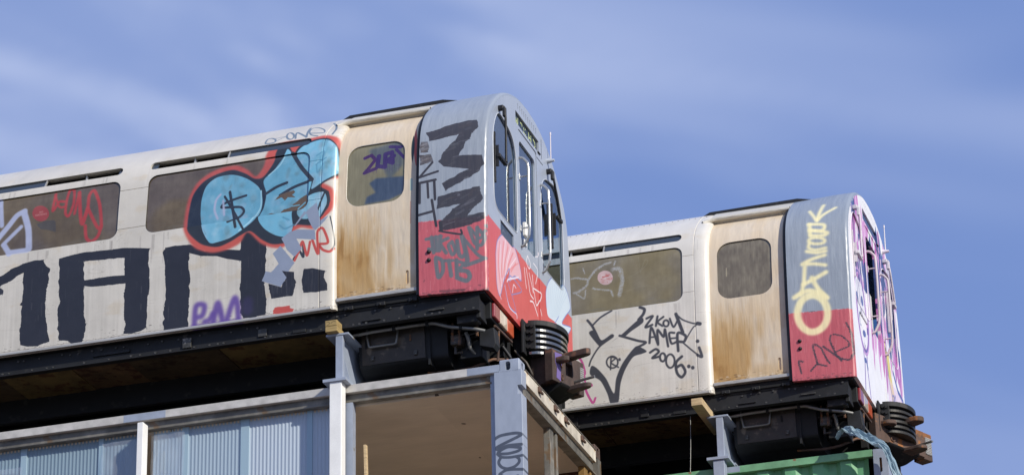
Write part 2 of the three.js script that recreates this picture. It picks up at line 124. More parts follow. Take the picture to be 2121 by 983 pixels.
 side2: [['p','tagblack',[-1.944,0.422,-1.889,0.391,-1.803,0.275,-1.731,0.116,-1.703,0.262,-1.631,0.413,-1.503,0.557,-1.437,0.536,-1.394,0.495,-1.439,0.478,-1.529,0.456,-1.611,0.341,-1.661,0.21,-1.683,0.053,-1.701,0.015,-1.767,0.019,-1.797,0.125,-1.86,0.26,-1.958,0.337]],['p','tagblack',[-1.957,0.762,-1.895,0.782,-1.835,0.673,-1.734,0.721,-1.716,0.691,-1.836,0.627,-1.857,0.612]],['p','tagblack',[-1.749,0.632,-1.633,0.704,-1.495,0.812,-1.428,0.851,-1.421,0.796,-1.543,0.721,-1.61,0.674,-1.655,0.687]],['s','tagblack',[-1.728,0.967,-1.841,0.911,-1.922,0.838],0.0183],['s','tagblack',[-1.971,0.9,-1.917,0.817,-1.847,0.64],0.0244],['s','tagblack',[-1.722,0.692,-1.859,0.607,-1.942,0.491,-1.966,0.427],0.0158],['s','tagblack',[-1.447,0.961,-1.403,0.934,-1.415,0.884,-1.462,0.833],0.0292],['s','tagblack',[-1.655,0.694,-1.478,0.617,-1.399,0.586,-1.498,0.544],0.0244],['s','tagblack',[-1.681,0.426,-1.684,0.407,-1.693,0.392,-1.705,0.38,-1.721,0.374,-1.738,0.374,-1.756,0.379,-1.771,0.389,-1.783,0.404,-1.79,0.422,-1.792,0.441,-1.789,0.459,-1.78,0.475,-1.767,0.486,-1.752,0.492,-1.734,0.493,-1.717,0.488,-1.702,0.477,-1.69,0.462,-1.683,0.444,-1.681,0.426],0.0158],['s','tagblack',[-1.746,0.492,-1.756,0.361],0.0146],['s','tagblack',[-1.751,0.487,-1.702,0.469,-1.748,0.429,-1.677,0.373],0.0146],['s','tagblack',[-1.664,0.454,-1.663,0.447],0.0244],['s','tagblack',[-1.384,0.833,-1.322,0.848,-1.397,0.746,-1.329,0.76],0.0231],['s','tagblack',[-1.275,0.841,-1.294,0.743],0.0219],['s','tagblack',[-1.217,0.827,-1.276,0.781,-1.23,0.734],0.0207],['s','tagblack',[-1.167,0.752,-1.169,0.742,-1.173,0.733,-1.179,0.727,-1.187,0.723,-1.195,0.723,-1.203,0.726,-1.21,0.731,-1.216,0.739,-1.219,0.749,-1.22,0.759,-1.218,0.769,-1.214,0.777,-1.208,0.784,-1.201,0.787,-1.192,0.788,-1.184,0.785,-1.177,0.779,-1.171,0.771,-1.168,0.762,-1.167,0.752],0.0195],['s','tagblack',[-1.155,0.799,-1.12,0.707,-1.066,0.797],0.0195],['s','tagblack',[-1.094,0.838,-1.033,0.64],0.0317],['s','tagblack',[-1.094,0.838,-1.029,0.769,-0.931,0.718,-0.865,0.706],0.0146],['s','tagblack',[-0.876,0.708,-0.932,0.672,-1.009,0.556],0.0122],['s','tagblack',[-0.887,0.711,-0.863,0.703],0.0365],['s','tagblack',[-1.363,0.577,-1.339,0.732,-1.279,0.548],0.0231],['s','tagblack',[-1.355,0.634,-1.297,0.632],0.0171],['s','tagblack',[-1.278,0.56,-1.279,0.698,-1.222,0.621,-1.206,0.694,-1.182,0.517],0.0231],['s','tagblack',[-1.116,0.646,-1.166,0.648,-1.148,0.543,-1.092,0.554],0.0219],['s','tagblack',[-1.157,0.594,-1.101,0.592],0.0171],['s','tagblack',[-1.085,0.457,-1.083,0.636,-1.007,0.6,-1.024,0.544,-1.081,0.552],0.0268],['s','tagblack',[-1.032,0.531,-0.964,0.458,-0.89,0.384],0.0146],['s','tagblack',[-0.901,0.391,-0.858,0.368,-0.881,0.463],0.0268],['s','tagblack',[-0.894,0.531,-0.892,0.528],0.0341],['s','tagblack',[-1.361,0.479,-1.305,0.506,-1.276,0.473,-1.341,0.421,-1.272,0.426],0.0231],['s','tagblack',[-1.213,0.41,-1.215,0.397,-1.219,0.386,-1.226,0.378,-1.233,0.373,-1.241,0.372,-1.249,0.376,-1.257,0.382,-1.262,0.392,-1.265,0.404,-1.266,0.417,-1.264,0.43,-1.26,0.441,-1.254,0.449,-1.246,0.454,-1.238,0.455,-1.23,0.452,-1.223,0.445,-1.217,0.435,-1.214,0.423,-1.213,0.41],0.0207],['s','tagblack',[-1.125,0.36,-1.128,0.339,-1.134,0.321,-1.144,0.307,-1.156,0.299,-1.169,0.297,-1.182,0.302,-1.193,0.314,-1.202,0.33,-1.207,0.35,-1.208,0.371,-1.205,0.392,-1.199,0.41,-1.189,0.424,-1.177,0.432,-1.164,0.434,-1.151,0.429,-1.14,0.417,-1.131,0.401,-1.126,0.381,-1.125,0.36],0.0195],['s','tagblack',[-1.052,0.396,-1.112,0.341,-1.106,0.237,-1.064,0.188,-1.026,0.237,-1.058,0.31,-1.105,0.294],0.0268],['s','tagblack',[-0.99,0.289,-0.989,0.285],0.0341],['s','tagblack',[-0.952,0.271,-0.951,0.267],0.0341],['s','pink',[-2.091,0.396,-2.023,0.349,-2.007,0.188,-1.945,0.052,-1.915,0.093],0.0231],['s','pink',[-2.12,0.562,-2.043,0.493,-2.011,0.35,-2.091,0.405],0.0219],['s','pink',[-1.954,0.233,-1.95,0.227],0.0292],['k','silver',[-2.136,1.375,-2.068,1.375,-1.964,1.341],0.0248],['k','silver',[-2.113,1.219,-2.068,1.219,-1.983,1.273,-1.958,1.347,-1.888,1.437,-1.811,1.481,-1.735,1.498],0.0287],['k','silver',[-2.086,1.206,-2.003,1.139,-1.99,1.234],0.0165],['k','silver',[-1.69,1.505,-1.703,1.461],0.022],['k','silver',[-1.721,1.416,-1.644,1.412,-1.619,1.281,-1.652,1.121],0.0485],['k','silver',[-1.92,1.237,-1.81,1.206,-1.734,1.188,-1.716,1.123],0.022],['k','silver',[-2.018,1.478,-1.997,1.411],0.0143],['p','sticker',[-1.716,1.325,-1.719,1.3,-1.73,1.282,-1.747,1.266,-1.768,1.258,-1.792,1.258,-1.816,1.265,-1.838,1.281,-1.854,1.3,-1.866,1.324,-1.869,1.347,-1.866,1.372,-1.856,1.393,-1.838,1.406,-1.816,1.414,-1.793,1.414,-1.769,1.407,-1.748,1.393,-1.73,1.372,-1.719,1.348,-1.716,1.325]],['s','faint',[-1.58,1.296,-1.491,1.331,-1.395,1.394,-1.364,1.454,-1.395,1.465,-1.439,1.337],0.0083],['s','faint',[-1.601,1.148,-1.492,1.179,-1.365,1.187,-1.29,1.149,-1.303,1.103,-1.43,1.066],0.0069],['s','faint',[-1.46,1.52,-1.439,1.337],0.0055]],
 cab2: [['b','yellow',[0.338,1.881,0.316,1.756,0.298,1.648],0.0367],['b','yellow',[0.216,1.797,0.26,1.718,0.297,1.657,0.355,1.725,0.465,1.815],0.0314],['b','yellow',[0.228,1.614,0.233,1.482],0.0384],['b','yellow',[0.218,1.615,0.364,1.592,0.349,1.527,0.234,1.544],0.0349],['b','yellow',[0.23,1.539,0.392,1.502,0.363,1.47,0.24,1.48],0.0349],['b','yellow',[0.372,1.408,0.368,1.399,0.357,1.389,0.339,1.385,0.318,1.382,0.293,1.384,0.27,1.387,0.248,1.395,0.231,1.405,0.22,1.415,0.217,1.426,0.221,1.435,0.232,1.445,0.249,1.451,0.271,1.453,0.295,1.453,0.32,1.447,0.34,1.442,0.358,1.432,0.368,1.421,0.372,1.408],0.0314],['b','yellow',[0.224,1.396,0.216,1.351,0.276,1.32,0.377,1.333],0.0314],['b','yellow',[0.195,1.313,0.288,1.289,0.376,1.299],0.0349],['b','yellow',[0.368,1.257,0.245,1.225,0.146,1.178,0.257,1.174,0.369,1.149],0.0349],['b','yellow',[0.172,1.149,0.155,0.978,0.123,0.862],0.0384],['b','yellow',[0.148,0.965,0.264,1.019,0.37,1.076],0.0419],['b','yellow',[0.234,1.03,0.273,0.935,0.354,0.816],0.0454],['b','yellow',[0.363,0.644,0.353,0.588,0.33,0.538,0.296,0.502,0.256,0.48,0.213,0.473,0.17,0.486,0.132,0.518,0.104,0.561,0.086,0.615,0.082,0.673,0.093,0.728,0.115,0.779,0.148,0.817,0.189,0.839,0.232,0.846,0.276,0.831,0.313,0.801,0.343,0.755,0.36,0.701,0.363,0.644],0.0698],['b','yellow',[0.062,0.838,0.138,0.882,0.205,0.897,0.297,0.866,0.367,0.807],0.0489],['k','tagdk',[0.527,0.539,0.568,0.432,0.577,0.226,0.535,0.165,0.464,0.183],0.0231],['k','tagdk',[0.464,0.175,0.395,0.236,0.299,0.319],0.0271],['k','tagdk',[0.411,0.254,0.538,0.3,0.54,0.34,0.479,0.41,0.4,0.433],0.0176],['k','tagdk',[0.378,0.426,0.367,0.372,0.41,0.242,0.463,0.16],0.0231],['k','tagdk',[0.171,0.085,0.213,0.128,0.237,0.149],0.0217],['k','tagdk',[0.241,0.148,0.204,0.325,0.227,0.347,0.283,0.301,0.32,0.203,0.353,0.146],0.0217],['k','tagdk',[0.237,0.149,0.323,0.123],0.0217],['k','tagdk',[0.108,0.185,0.066,0.189,0.086,0.07],0.0231],['k','tagdk',[0.195,0.679,0.239,0.682],0.0081]],
 front1: [['p','fanw',[-0.302,0.424,-0.356,0.567,-0.515,0.693,-0.669,0.716,-0.853,0.7,-1.001,0.574,-1.024,0.46,-0.835,0.426,-0.689,0.322,-0.681,0.436,-0.518,0.259,-0.401,0.073,-0.316,0.149]],['s','fanblue',[-0.302,0.424,-0.356,0.567,-0.515,0.693,-0.669,0.716,-0.853,0.7,-1.001,0.574,-1.024,0.46,-0.835,0.426,-0.674,0.321,-0.681,0.436,-0.518,0.259,-0.401,0.073,-0.316,0.149,-0.302,0.424],0.0105],['s','fanwhite',[-0.546,0.22,-0.658,0.073,-0.857,0.08,-0.877,0.047],0.014],['s','fanblue',[-0.547,0.241,-0.578,0.163,-0.673,0.079,-0.849,0.092,-0.787,0.174,-0.641,0.288,-0.724,0.382,-1.033,0.367,-0.744,0.217],0.0093],['s','fanwhite',[-0.611,0.286,-0.643,0.319,-0.802,0.392,-0.946,0.46],0.0163],['s','fanwhite',[-0.761,0.244,-0.797,0.33,-0.865,0.326],0.0117],['s','fanwhite',[-0.401,0.073,-0.43,0.054],0.0117],['s','streak',[-0.417,0.582,-0.373,0.352,-0.423,0.192],0.0186],['s','streak',[-0.541,0.633,-0.466,0.389,-0.442,0.259],0.0163],['s','streak',[-0.664,0.632,-0.56,0.448,-0.489,0.278],0.0163],['s','streak',[-0.786,0.621,-0.652,0.455],0.0163],['s','streak',[-0.875,0.565,-0.727,0.424],0.0163],['p','fan2',[-1.777,0.644,-1.854,0.769,-2.031,0.893,-2.273,0.957,-2.474,0.907,-2.549,0.786,-2.381,0.646,-2.268,0.528,-2.547,0.592,-2.36,0.425,-2.228,0.46,-2.026,0.457,-1.825,0.432,-1.783,0.52]],['s','fanblue',[-1.781,0.499,-1.777,0.644,-1.854,0.769,-2.031,0.898,-2.273,0.957,-2.474,0.907,-2.549,0.786,-2.381,0.646,-2.268,0.528,-2.547,0.592,-2.359,0.42],0.0105],['s','fanblue',[-2.17,0.565,-2.024,0.435],0.0093],['s','white',[-1.147,0.633,-1.171,0.529,-1.197,0.457],0.0128],['s','white',[-1.202,0.65,-1.267,0.536],0.0117],['s','white',[-1.254,0.791,-1.216,0.713,-1.293,0.682,-1.34,0.742,-1.254,0.791],0.0117],['s','white',[-1.29,0.639,-1.349,0.569,-1.408,0.499,-1.388,0.657],0.0128],['s','white',[-1.302,0.375,-1.4,0.397,-1.522,0.321],0.0151],['s','white',[-1.411,0.541,-1.64,0.569,-1.497,0.409,-1.434,0.509],0.014],['s','white',[-1.454,1.008,-1.404,0.957,-1.471,0.9,-1.569,0.908,-1.58,0.955],0.0117],['s','white',[-1.43,0.789,-1.558,0.767,-1.481,0.611],0.0117],['s','white',[-1.594,0.405,-1.629,0.362],0.014],['s','white',[-1.267,0.536,-1.308,0.449,-1.403,0.435],0.014]],
 front1b: [['s','streak',[-0.367,0.5,-0.366,0.314,-0.415,0.148],0.0105],['s','streak2',[-0.442,0.564,-0.418,0.36,-0.443,0.178],0.0105],['s','streak',[-0.518,0.628,-0.47,0.407,-0.471,0.208],0.0105],['s','streak2',[-0.594,0.679,-0.521,0.447,-0.499,0.238],0.0105],['s','streak',[-0.666,0.675,-0.572,0.461,-0.528,0.268],0.0105],['s','streak2',[-0.738,0.656,-0.622,0.466,-0.556,0.298],0.0105],['s','streak',[-0.81,0.637,-0.672,0.472,-0.584,0.329],0.0105],['s','streak2',[-0.883,0.618,-0.722,0.477,-0.613,0.359],0.0105],['s','streak',[-0.956,0.598,-0.772,0.483,-0.642,0.39],0.0105],['s','fanline',[-1.848,0.703,-1.855,0.59,-1.875,0.441],0.0058],['s','fanline',[-1.922,0.75,-1.904,0.607,-1.906,0.452],0.0058],['s','fanline',[-1.996,0.797,-1.954,0.624,-1.936,0.464],0.0058],['s','fanline',[-2.071,0.845,-2.003,0.641,-1.967,0.476],0.0058],['s','fanline',[-2.145,0.878,-2.053,0.658,-1.997,0.488],0.0058],['s','fanline',[-2.218,0.889,-2.103,0.675,-2.028,0.499],0.0058],['s','fanline',[-2.291,0.899,-2.153,0.693,-2.059,0.511],0.0058],['s','fanline',[-2.364,0.91,-2.203,0.71,-2.089,0.523],0.0058],['s','fanline',[-2.437,0.921,-2.254,0.727,-2.12,0.535],0.0058],['s','fanline',[-2.511,0.933,-2.305,0.744,-2.151,0.547],0.0058]],
 post1: [['s','posttag',[0.622,-1.354,0.673,-1.329,0.751,-1.321,0.819,-1.322,0.86,-1.337,0.829,-1.355,0.724,-1.394,0.645,-1.426,0.655,-1.446,0.739,-1.422,0.858,-1.425],0.0267],['s','posttag',[0.847,-1.452,0.749,-1.434,0.686,-1.452,0.654,-1.48,0.737,-1.491,0.816,-1.482,0.847,-1.468,0.847,-1.452],0.0252],['s','posttag',[0.649,-1.485,0.685,-1.515,0.763,-1.526,0.867,-1.521],0.0237],['s','posttag',[0.677,-1.52,0.66,-1.549,0.663,-1.576,0.688,-1.605,0.735,-1.622,0.797,-1.609,0.834,-1.577,0.832,-1.545,0.809,-1.526],0.0252],['s','posttag',[0.666,-1.66,0.719,-1.633,0.781,-1.633,0.864,-1.643],0.0252],['s','posttag',[0.666,-1.663,0.733,-1.705,0.821,-1.695],0.0252]]
};

// colours of the spray paints: colour, edge softness in metres
const INK = {
  black: ['#25262d', 0], black2: ['#33383e', 0.002], redpaint: ['#c25146', 0.003], redsoft: ['#c2574b', 0.016], blacksoft: ['#2b3138', 0.008], blue: ['#72b2cc', 0.003], blue2: ['#79b9d1', 0.001], bluelite: ['#a6d6e6', 0.003], lav: ['#b9bfd8', 0.01],
  purple: ['rgba(92,66,146,0.88)', 0.024], purplef: ['rgba(70,54,120,0.35)', 0.03], tag: ['#707d89', 0.001], tagblue: ['rgba(84,140,168,0.75)', 0.004], buff: ['#8d97ab', 0], brown: ['#6f5c44', 0], redgls: ['rgba(186,66,58,0.9)', 0.007], nosmoke: ['#a5463d', 0.001], smear: ['rgba(66,66,68,0.55)', 0.004],
  roller: ['#37353a', 0], greytag: ['#686b70', 0.004], dirt: ['rgba(70,50,48,0.55)', 0.006], tagblack: ['#46464b', 0.005], pink: ['#c1568f', 0.002], silver: ['rgba(186,186,184,0.85)', 0], sticker: ['#d9b9b4', 0.001], faint: ['rgba(150,142,112,0.45)', 0.002], yellow: ['rgba(242,231,180,0.92)', 0.016], tagdk: ['rgba(56,52,60,0.95)', 0],
  fanw: ['rgba(236,205,215,0.78)', 0.003], fanblue: ['#7284c4', 0.003], fanwhite: ['#e6ddec', 0.003], streak: ['rgba(222,110,112,0.65)', 0.006], fan2: ['#cfdeea', 0.002], streak2: ['rgba(244,226,232,0.9)', 0.004], fanline: ['rgba(176,200,216,0.8)', 0.003], white: ['#ece3e6', 0.001], posttag: ['#4f5664', 0.002],
};
function spray(ctx, items, px, py, ppm, seed, only) {
  const r = rng(seed);
  for (const [kind, ink, flat, width] of items) {
    if (only && !only(kind, ink)) continue;
    const [col, soft] = INK[ink], P = []; for (let i = 0; i < flat.length; i += 2) P.push([px(flat[i]), py(flat[i + 1])]);
    ctx.save(); ctx.fillStyle = col; ctx.strokeStyle = col; ctx.lineCap = 'round'; ctx.lineJoin = 'round';
    if (soft) ctx.filter = `blur(${(soft * ppm * 0.5).toFixed(1)}px)`;
    if (kind === 'f' || kind === 'r' || kind === 'g') {           // brushed fill: ragged edges
      const jag = kind === 'g' ? 0.0015 : kind === 'r' ? 0.006 : 0.0055; ctx.beginPath();
      P.forEach((p, i) => { const q = P[(i + 1) % P.length], len = Math.hypot(q[0] - p[0], q[1] - p[1]), n = Math.max(1, Math.round(len / (0.008 * ppm))); for (let k = 0; k < n; k++) { const t = k / n, X = lerp(p[0], q[0], t), Y = lerp(p[1], q[1], t), wob = (vnoise(X * 0.045 + seed, Y * 0.045) - 0.5) * 3.4 * jag * ppm, spike = r() < 0.12 ? (r() - 0.5) * 2.6 * jag * ppm : (r() - 0.5) * 0.5 * jag * ppm, x = X + wob + spike, y = Y + wob * 0.4 + spike * 0.4; i || k ? ctx.lineTo(x, y) : ctx.moveTo(x, y); } });
      ctx.closePath();
      if (kind === 'r') {                                          // dry roller: streaky cover
        ctx.globalAlpha = 0.93; ctx.fill('evenodd'); ctx.globalAlpha = 1; ctx.clip('evenodd');
        let x0 = 1e9, x1 = -1e9, y0 = 1e9, y1 = -1e9; for (const [x, y] of P) { x0 = Math.min(x0, x); x1 = Math.max(x1, x); y0 = Math.min(y0, y); y1 = Math.max(y1, y); }
        for (let k = 0; k < 90; k++) { ctx.fillStyle = `rgba(${r() < 0.55 ? '150,152,160' : '92,80,72'},${0.06 + r() * r() * 0.34})`; const w = (0.02 + r() * 0.1) * ppm, h = (0.004 + r() * 0.018) * ppm, x = lerp(x0, x1, r()), y = lerp(y0, y1, r()); ctx.save(); ctx.translate(x, y); ctx.rotate(-0.6 + r() * 0.5); ctx.fillRect(-w / 2, -h / 2, w, h); ctx.restore(); }
      } else {
        ctx.fill('evenodd');
        if (ink === 'black') {                                      // brush marks: thin places along the stroke
          ctx.save(); ctx.clip('evenodd'); let x0 = 1e9, x1 = -1e9, y0 = 1e9, y1 = -1e9; for (const [x, y] of P) { x0 = Math.min(x0, x); x1 = Math.max(x1, x); y0 = Math.min(y0, y); y1 = Math.max(y1, y); }
          for (let k = 0; k < 110; k++) { ctx.fillStyle = `rgba(${r() < 0.7 ? '74,76,84' : '160,155,148'},${0.05 + r() * r() * 0.3})`; ctx.fillRect(lerp(x0, x1, r()), lerp(y0, y1, r()), 0.8 + r() * 2.4, (0.02 + r() * 0.12) * ppm); }
          ctx.restore();
        }
      }
      if (kind === 'f' && ink === 'black') { ctx.lineWidth = 1.3; for (const p of P) if (r() < 0.35) { ctx.beginPath(); ctx.moveTo(p[0] + (r() - 0.5) * 8, p[1]); ctx.lineTo(p[0] + (r() - 0.5) * 8, p[1] + r() * 0.02 * ppm); ctx.stroke(); } }
    } else {
      ctx.beginPath();
      const closed = kind === 'p', n = P.length, at = (i) => closed ? P[(i + n) % n] : P[clamp(i, 0, n - 1)];
      ctx.moveTo(...P[0]); for (let i = 0; i < (closed ? n : n - 1); i++) { const a = at(i - 1), b = at(i), c = at(i + 1), d = at(i + 2), k = 0.145; ctx.bezierCurveTo(b[0] + (c[0] - a[0]) * k, b[1] + (c[1] - a[1]) * k, c[0] - (d[0] - b[0]) * k, c[1] - (d[1] - b[1]) * k, c[0], c[1]); }
      if (closed) {
        ctx.fill();
        if (ink === 'blue') {                                       // patchy can control: paler and deeper clouds, thin scuffs
          ctx.clip(); let x0 = 1e9, x1 = -1e9, y0 = 1e9, y1 = -1e9; for (const [x, y] of P) { x0 = Math.min(x0, x); x1 = Math.max(x1, x); y0 = Math.min(y0, y); y1 = Math.max(y1, y); }
          for (let k = 0; k < 150; k++) { ctx.filter = `blur(${2 + r() * 7}px)`; ctx.fillStyle = `rgba(${['176,208,222', '88,150,178', '150,196,214', '190,192,214', '104,122,124'][Math.floor(r() * 5)]},${0.1 + r() * 0.25})`; ctx.beginPath(); ctx.ellipse(lerp(x0, x1, r()), lerp(y0, y1, r()), (0.006 + r() * 0.03) * ppm, (0.01 + r() * 0.05) * ppm, (r() - 0.5) * 0.8, 0, 7); ctx.fill(); }
          ctx.filter = 'none'; for (let k = 0; k < 60; k++) { ctx.strokeStyle = `rgba(${r() < 0.5 ? '70,96,104' : '206,226,232'},${0.1 + r() * 0.2})`; ctx.lineWidth = 0.6 + r() * 1.6; const x = lerp(x0, x1, r()), y = lerp(y0, y1, r()); ctx.beginPath(); ctx.moveTo(x, y); ctx.lineTo(x + (r() - 0.5) * 40, y + (r() - 0.3) * 50); ctx.stroke(); }
        }
      } else if (kind === 'k') {              // broken dry marker: specks along the stroke
        const w = width * ppm; ctx.globalAlpha = 0.42; ctx.lineWidth = w * 0.8; ctx.stroke();
        for (let i = 0; i < n - 1; i++) { const L = Math.hypot(P[i + 1][0] - P[i][0], P[i + 1][1] - P[i][1]), an = Math.atan2(P[i + 1][1] - P[i][1], P[i + 1][0] - P[i][0]); for (let k = 0; k < L * w * 0.11; k++) { const t = r(), o = (r() + r() - 1) * 0.55 * w; ctx.globalAlpha = 0.35 + r() * 0.6; ctx.beginPath(); ctx.arc(lerp(P[i][0], P[i + 1][0], t) - Math.sin(an) * o, lerp(P[i][1], P[i + 1][1], t) + Math.cos(an) * o, (0.0016 + r() * 0.0032) * ppm, 0, 7); ctx.fill(); } }
      } else { ctx.lineWidth = width * ppm; ctx.stroke(); if (soft > 0.006 && kind === 's') { ctx.globalAlpha = 0.7; ctx.lineWidth = width * ppm * 0.7; ctx.stroke(); } }
    }
    ctx.restore();
  }
}

// side of a carriage, x from SX0 to SX1 and y from 0 to SY1, 480 texels a metre
const SX0 = -4.62, SX1 = -0.72, SY1 = 2.0, PPM = 500;
function sideCanvas(items, seed, base) {
  const w = Math.round((SX1 - SX0) * PPM), h = SY1 * PPM, c = canvas(w, h), x = c.getContext('2d'), r = rng(seed);
  const px = (m) => (m - SX0) * PPM, py = (m) => h - m * PPM;
  x.fillStyle = base; x.fillRect(0, 0, w, h);
  // faint brushed-out tags and scratches
  for (let i = 0; i < 60; i++) { x.strokeStyle = `rgba(${r() < 0.5 ? '120,112,104' : '225,222,216'},${0.05 + r() * 0.1})`; x.lineWidth = 1 + r() * 3; const a = r() * w, b = h * (0.45 + r() * 0.5); x.beginPath(); x.moveTo(a, b); x.bezierCurveTo(a + (r() - 0.3) * 90, b + (r() - 0.6) * 90, a + (r() - 0.2) * 160, b + (r() - 0.4) * 70, a + (r() - 0.1) * 220, b + (r() - 0.6) * 60); x.stroke(); }
  weather(x, w, h, (i, j) => {
    const u = i / PPM, v = (h - j) / PPM, f = (fbm(u * 3 + seed, v * 3, 4) - 0.5) * 22, st = (fbm(u * 60 + seed * 3, v * 1.6, 3) - 0.5) * 24 * smooth(0.2, 0.7, fbm(u * 2 + 9, v * 1.2 + seed, 3)), gr = (vnoise(i * 0.9, j * 0.9) - 0.5) * 8;
    const ru = smooth(0.63, 0.8, fbm(u * 5 + 40 + seed, v * 9 + 7, 4)) * 12, sp = smooth(0.8, 0.9, vnoise(u * 90, v * 90)) * smooth(0.55, 0.8, fbm(u * 2.4, v * 2.4 + seed, 3)) * -18;
    const t = f + st + gr + sp; return [t - ru * 0.25, t - ru * 0.55, t - ru * 1.0];
  });
  // run-off stains under the window corners and soot in the panel joints
  const stain = (mx, my, len, wd, a) => { for (let k = 0; k < 5; k++) { x.fillStyle = `rgba(96,90,86,${a * (0.4 + r() * 0.6)})`; const ww = wd * PPM * (0.3 + r() * 0.9), l = len * PPM * (0.4 + r() * 0.6); x.fillRect(px(mx) + (r() - 0.5) * wd * PPM * 2, py(my), ww, l); } };
  for (const [a, b, l] of [[-2.88, 0.95, 0.2], [-2.48, 0.95, 0.28], [-1.1, 0.95, 0.15], [-3.5, 0.95, 0.12]]) stain(a, b, l, 0.014, 0.16);
  for (let i = 0; i < 34; i++) stain(lerp(SX0, SX1, r()), r() < 0.6 ? 0.955 : 1.62, 0.06 + r() * 0.34, 0.005 + r() * 0.012, 0.05 + r() * 0.07);
  for (let i = 0; i < 40; i++) { x.strokeStyle = `rgba(${r() < 0.6 ? '92,84,78' : '236,234,228'},${0.12 + r() * 0.2})`; x.lineWidth = 0.7 + r(); const a = r() * w, c2 = py(0.1 + r() * 0.8); x.beginPath(); x.moveTo(a, c2); x.lineTo(a + 20 + r() * 120, c2 - 4 + r() * 10); x.stroke(); }
  x.strokeStyle = 'rgba(58,54,52,0.5)'; x.lineWidth = 1.6; x.beginPath(); x.moveTo(px(-0.905), py(0.02)); x.lineTo(px(-0.905), py(0.28)); x.stroke();
  x.strokeStyle = 'rgba(70,62,58,0.55)'; for (const yy of [0.028]) { x.beginPath(); x.moveTo(0, py(yy)); for (let i = 0; i <= w; i += 12) x.lineTo(i, py(yy) + (r() - 0.5) * 3); x.stroke(); }
  for (let i = 0; i < 260; i++) { x.fillStyle = `rgba(70,64,60,${0.1 + r() * 0.35})`; const a = r() * w, b = py(0.02 + r() * r() * 0.09); x.beginPath(); x.ellipse(a, b, 1 + r() * 7, 0.8 + r() * 2, 0, 0, 7); x.fill(); }
  spray(x, items, px, py, PPM, seed + 5, (k, i) => !['nosmoke', 'sticker', 'silver', 'faint', 'redgls', 'smear'].includes(i));
  weather(x, w, h, (i, j) => { const t = (vnoise(i * 0.55 + 50, j * 0.55) - 0.5) * 7 + (fbm(i * 0.02 + 9, j * 0.02, 3) - 0.5) * 8; return [t, t, t]; });
  return texOf(c);
}
// the glass band, y from FY0 to FY1: dirty film with the paint that ran on over it
const FY0 = 0.92, FY1 = 1.62;
function filmCanvas(items, seed, base, extra) {
  const w = Math.round((SX1 - SX0) * PPM), h = Math.round((FY1 - FY0) * PPM), c = canvas(w, h), x = c.getContext('2d'), r = rng(seed);
  const px = (m) => (m - SX0) * PPM, py = (m) => h - (m - FY0) * PPM;
  x.fillStyle = base; x.fillRect(0, 0, w, h);
  weather(x, w, h, (i, j) => { const u = i / PPM, v = j / PPM, f = (fbm(u * 2.2 + seed, v * 2.6, 4) - 0.5) * 34, st = (fbm(u * 34, v * 2 + seed, 3) - 0.5) * 12, g = (vnoise(i * 0.7, j * 0.7) - 0.5) * 6, o = smooth(0.55, 0.75, fbm(u * 1.7 + 21, v * 1.7 + seed, 3)) * 12; return [f + st + g + o * 0.6, f + st + g + o * 0.3, f + st + g - o]; });
  // band of dust left along the lower edge by the rubber
  for (let i = 0; i < 240; i++) { x.fillStyle = `rgba(124,122,112,${0.04 + r() * 0.09})`; x.beginPath(); x.ellipse(r() * w, py(0.965 + r() * r() * 0.1), 6 + r() * 40, 2 + r() * 8, -0.05, 0, 7); x.fill(); }
  for (let i = 0; i < 26; i++) { x.strokeStyle = `rgba(60,54,46,${0.1 + r() * 0.2})`; x.lineWidth = 1 + r() * 3; const a = r() * w, b = r() * h; x.beginPath(); x.moveTo(a, b); x.quadraticCurveTo(a + 30 * r(), b - 20 * r(), a + 60 * r(), b + 10 * r()); x.stroke(); }
  for (let i = 0; i < 70; i++) { x.strokeStyle = `rgba(${r() < 0.6 ? '176,168,150' : '62,56,48'},${0.08 + r() * 0.2})`; x.lineWidth = 0.6 + r() * 1.1; const a = r() * w, e = r() * h; x.beginPath(); x.moveTo(a, e); x.lineTo(a + (r() - 0.5) * 90, e + (r() - 0.5) * 60); x.stroke(); }
  spray(x, items, px, py, PPM, seed + 5);
  if (extra) extra(x, px, py, r);
  weather(x, w, h, (i, j) => { const t = (fbm(i * 0.03 + 5, j * 0.03, 4) - 0.5) * 20 + (vnoise(i * 0.5, j * 0.5) - 0.5) * 6; return [t, t, t]; });
  return texOf(c);
}
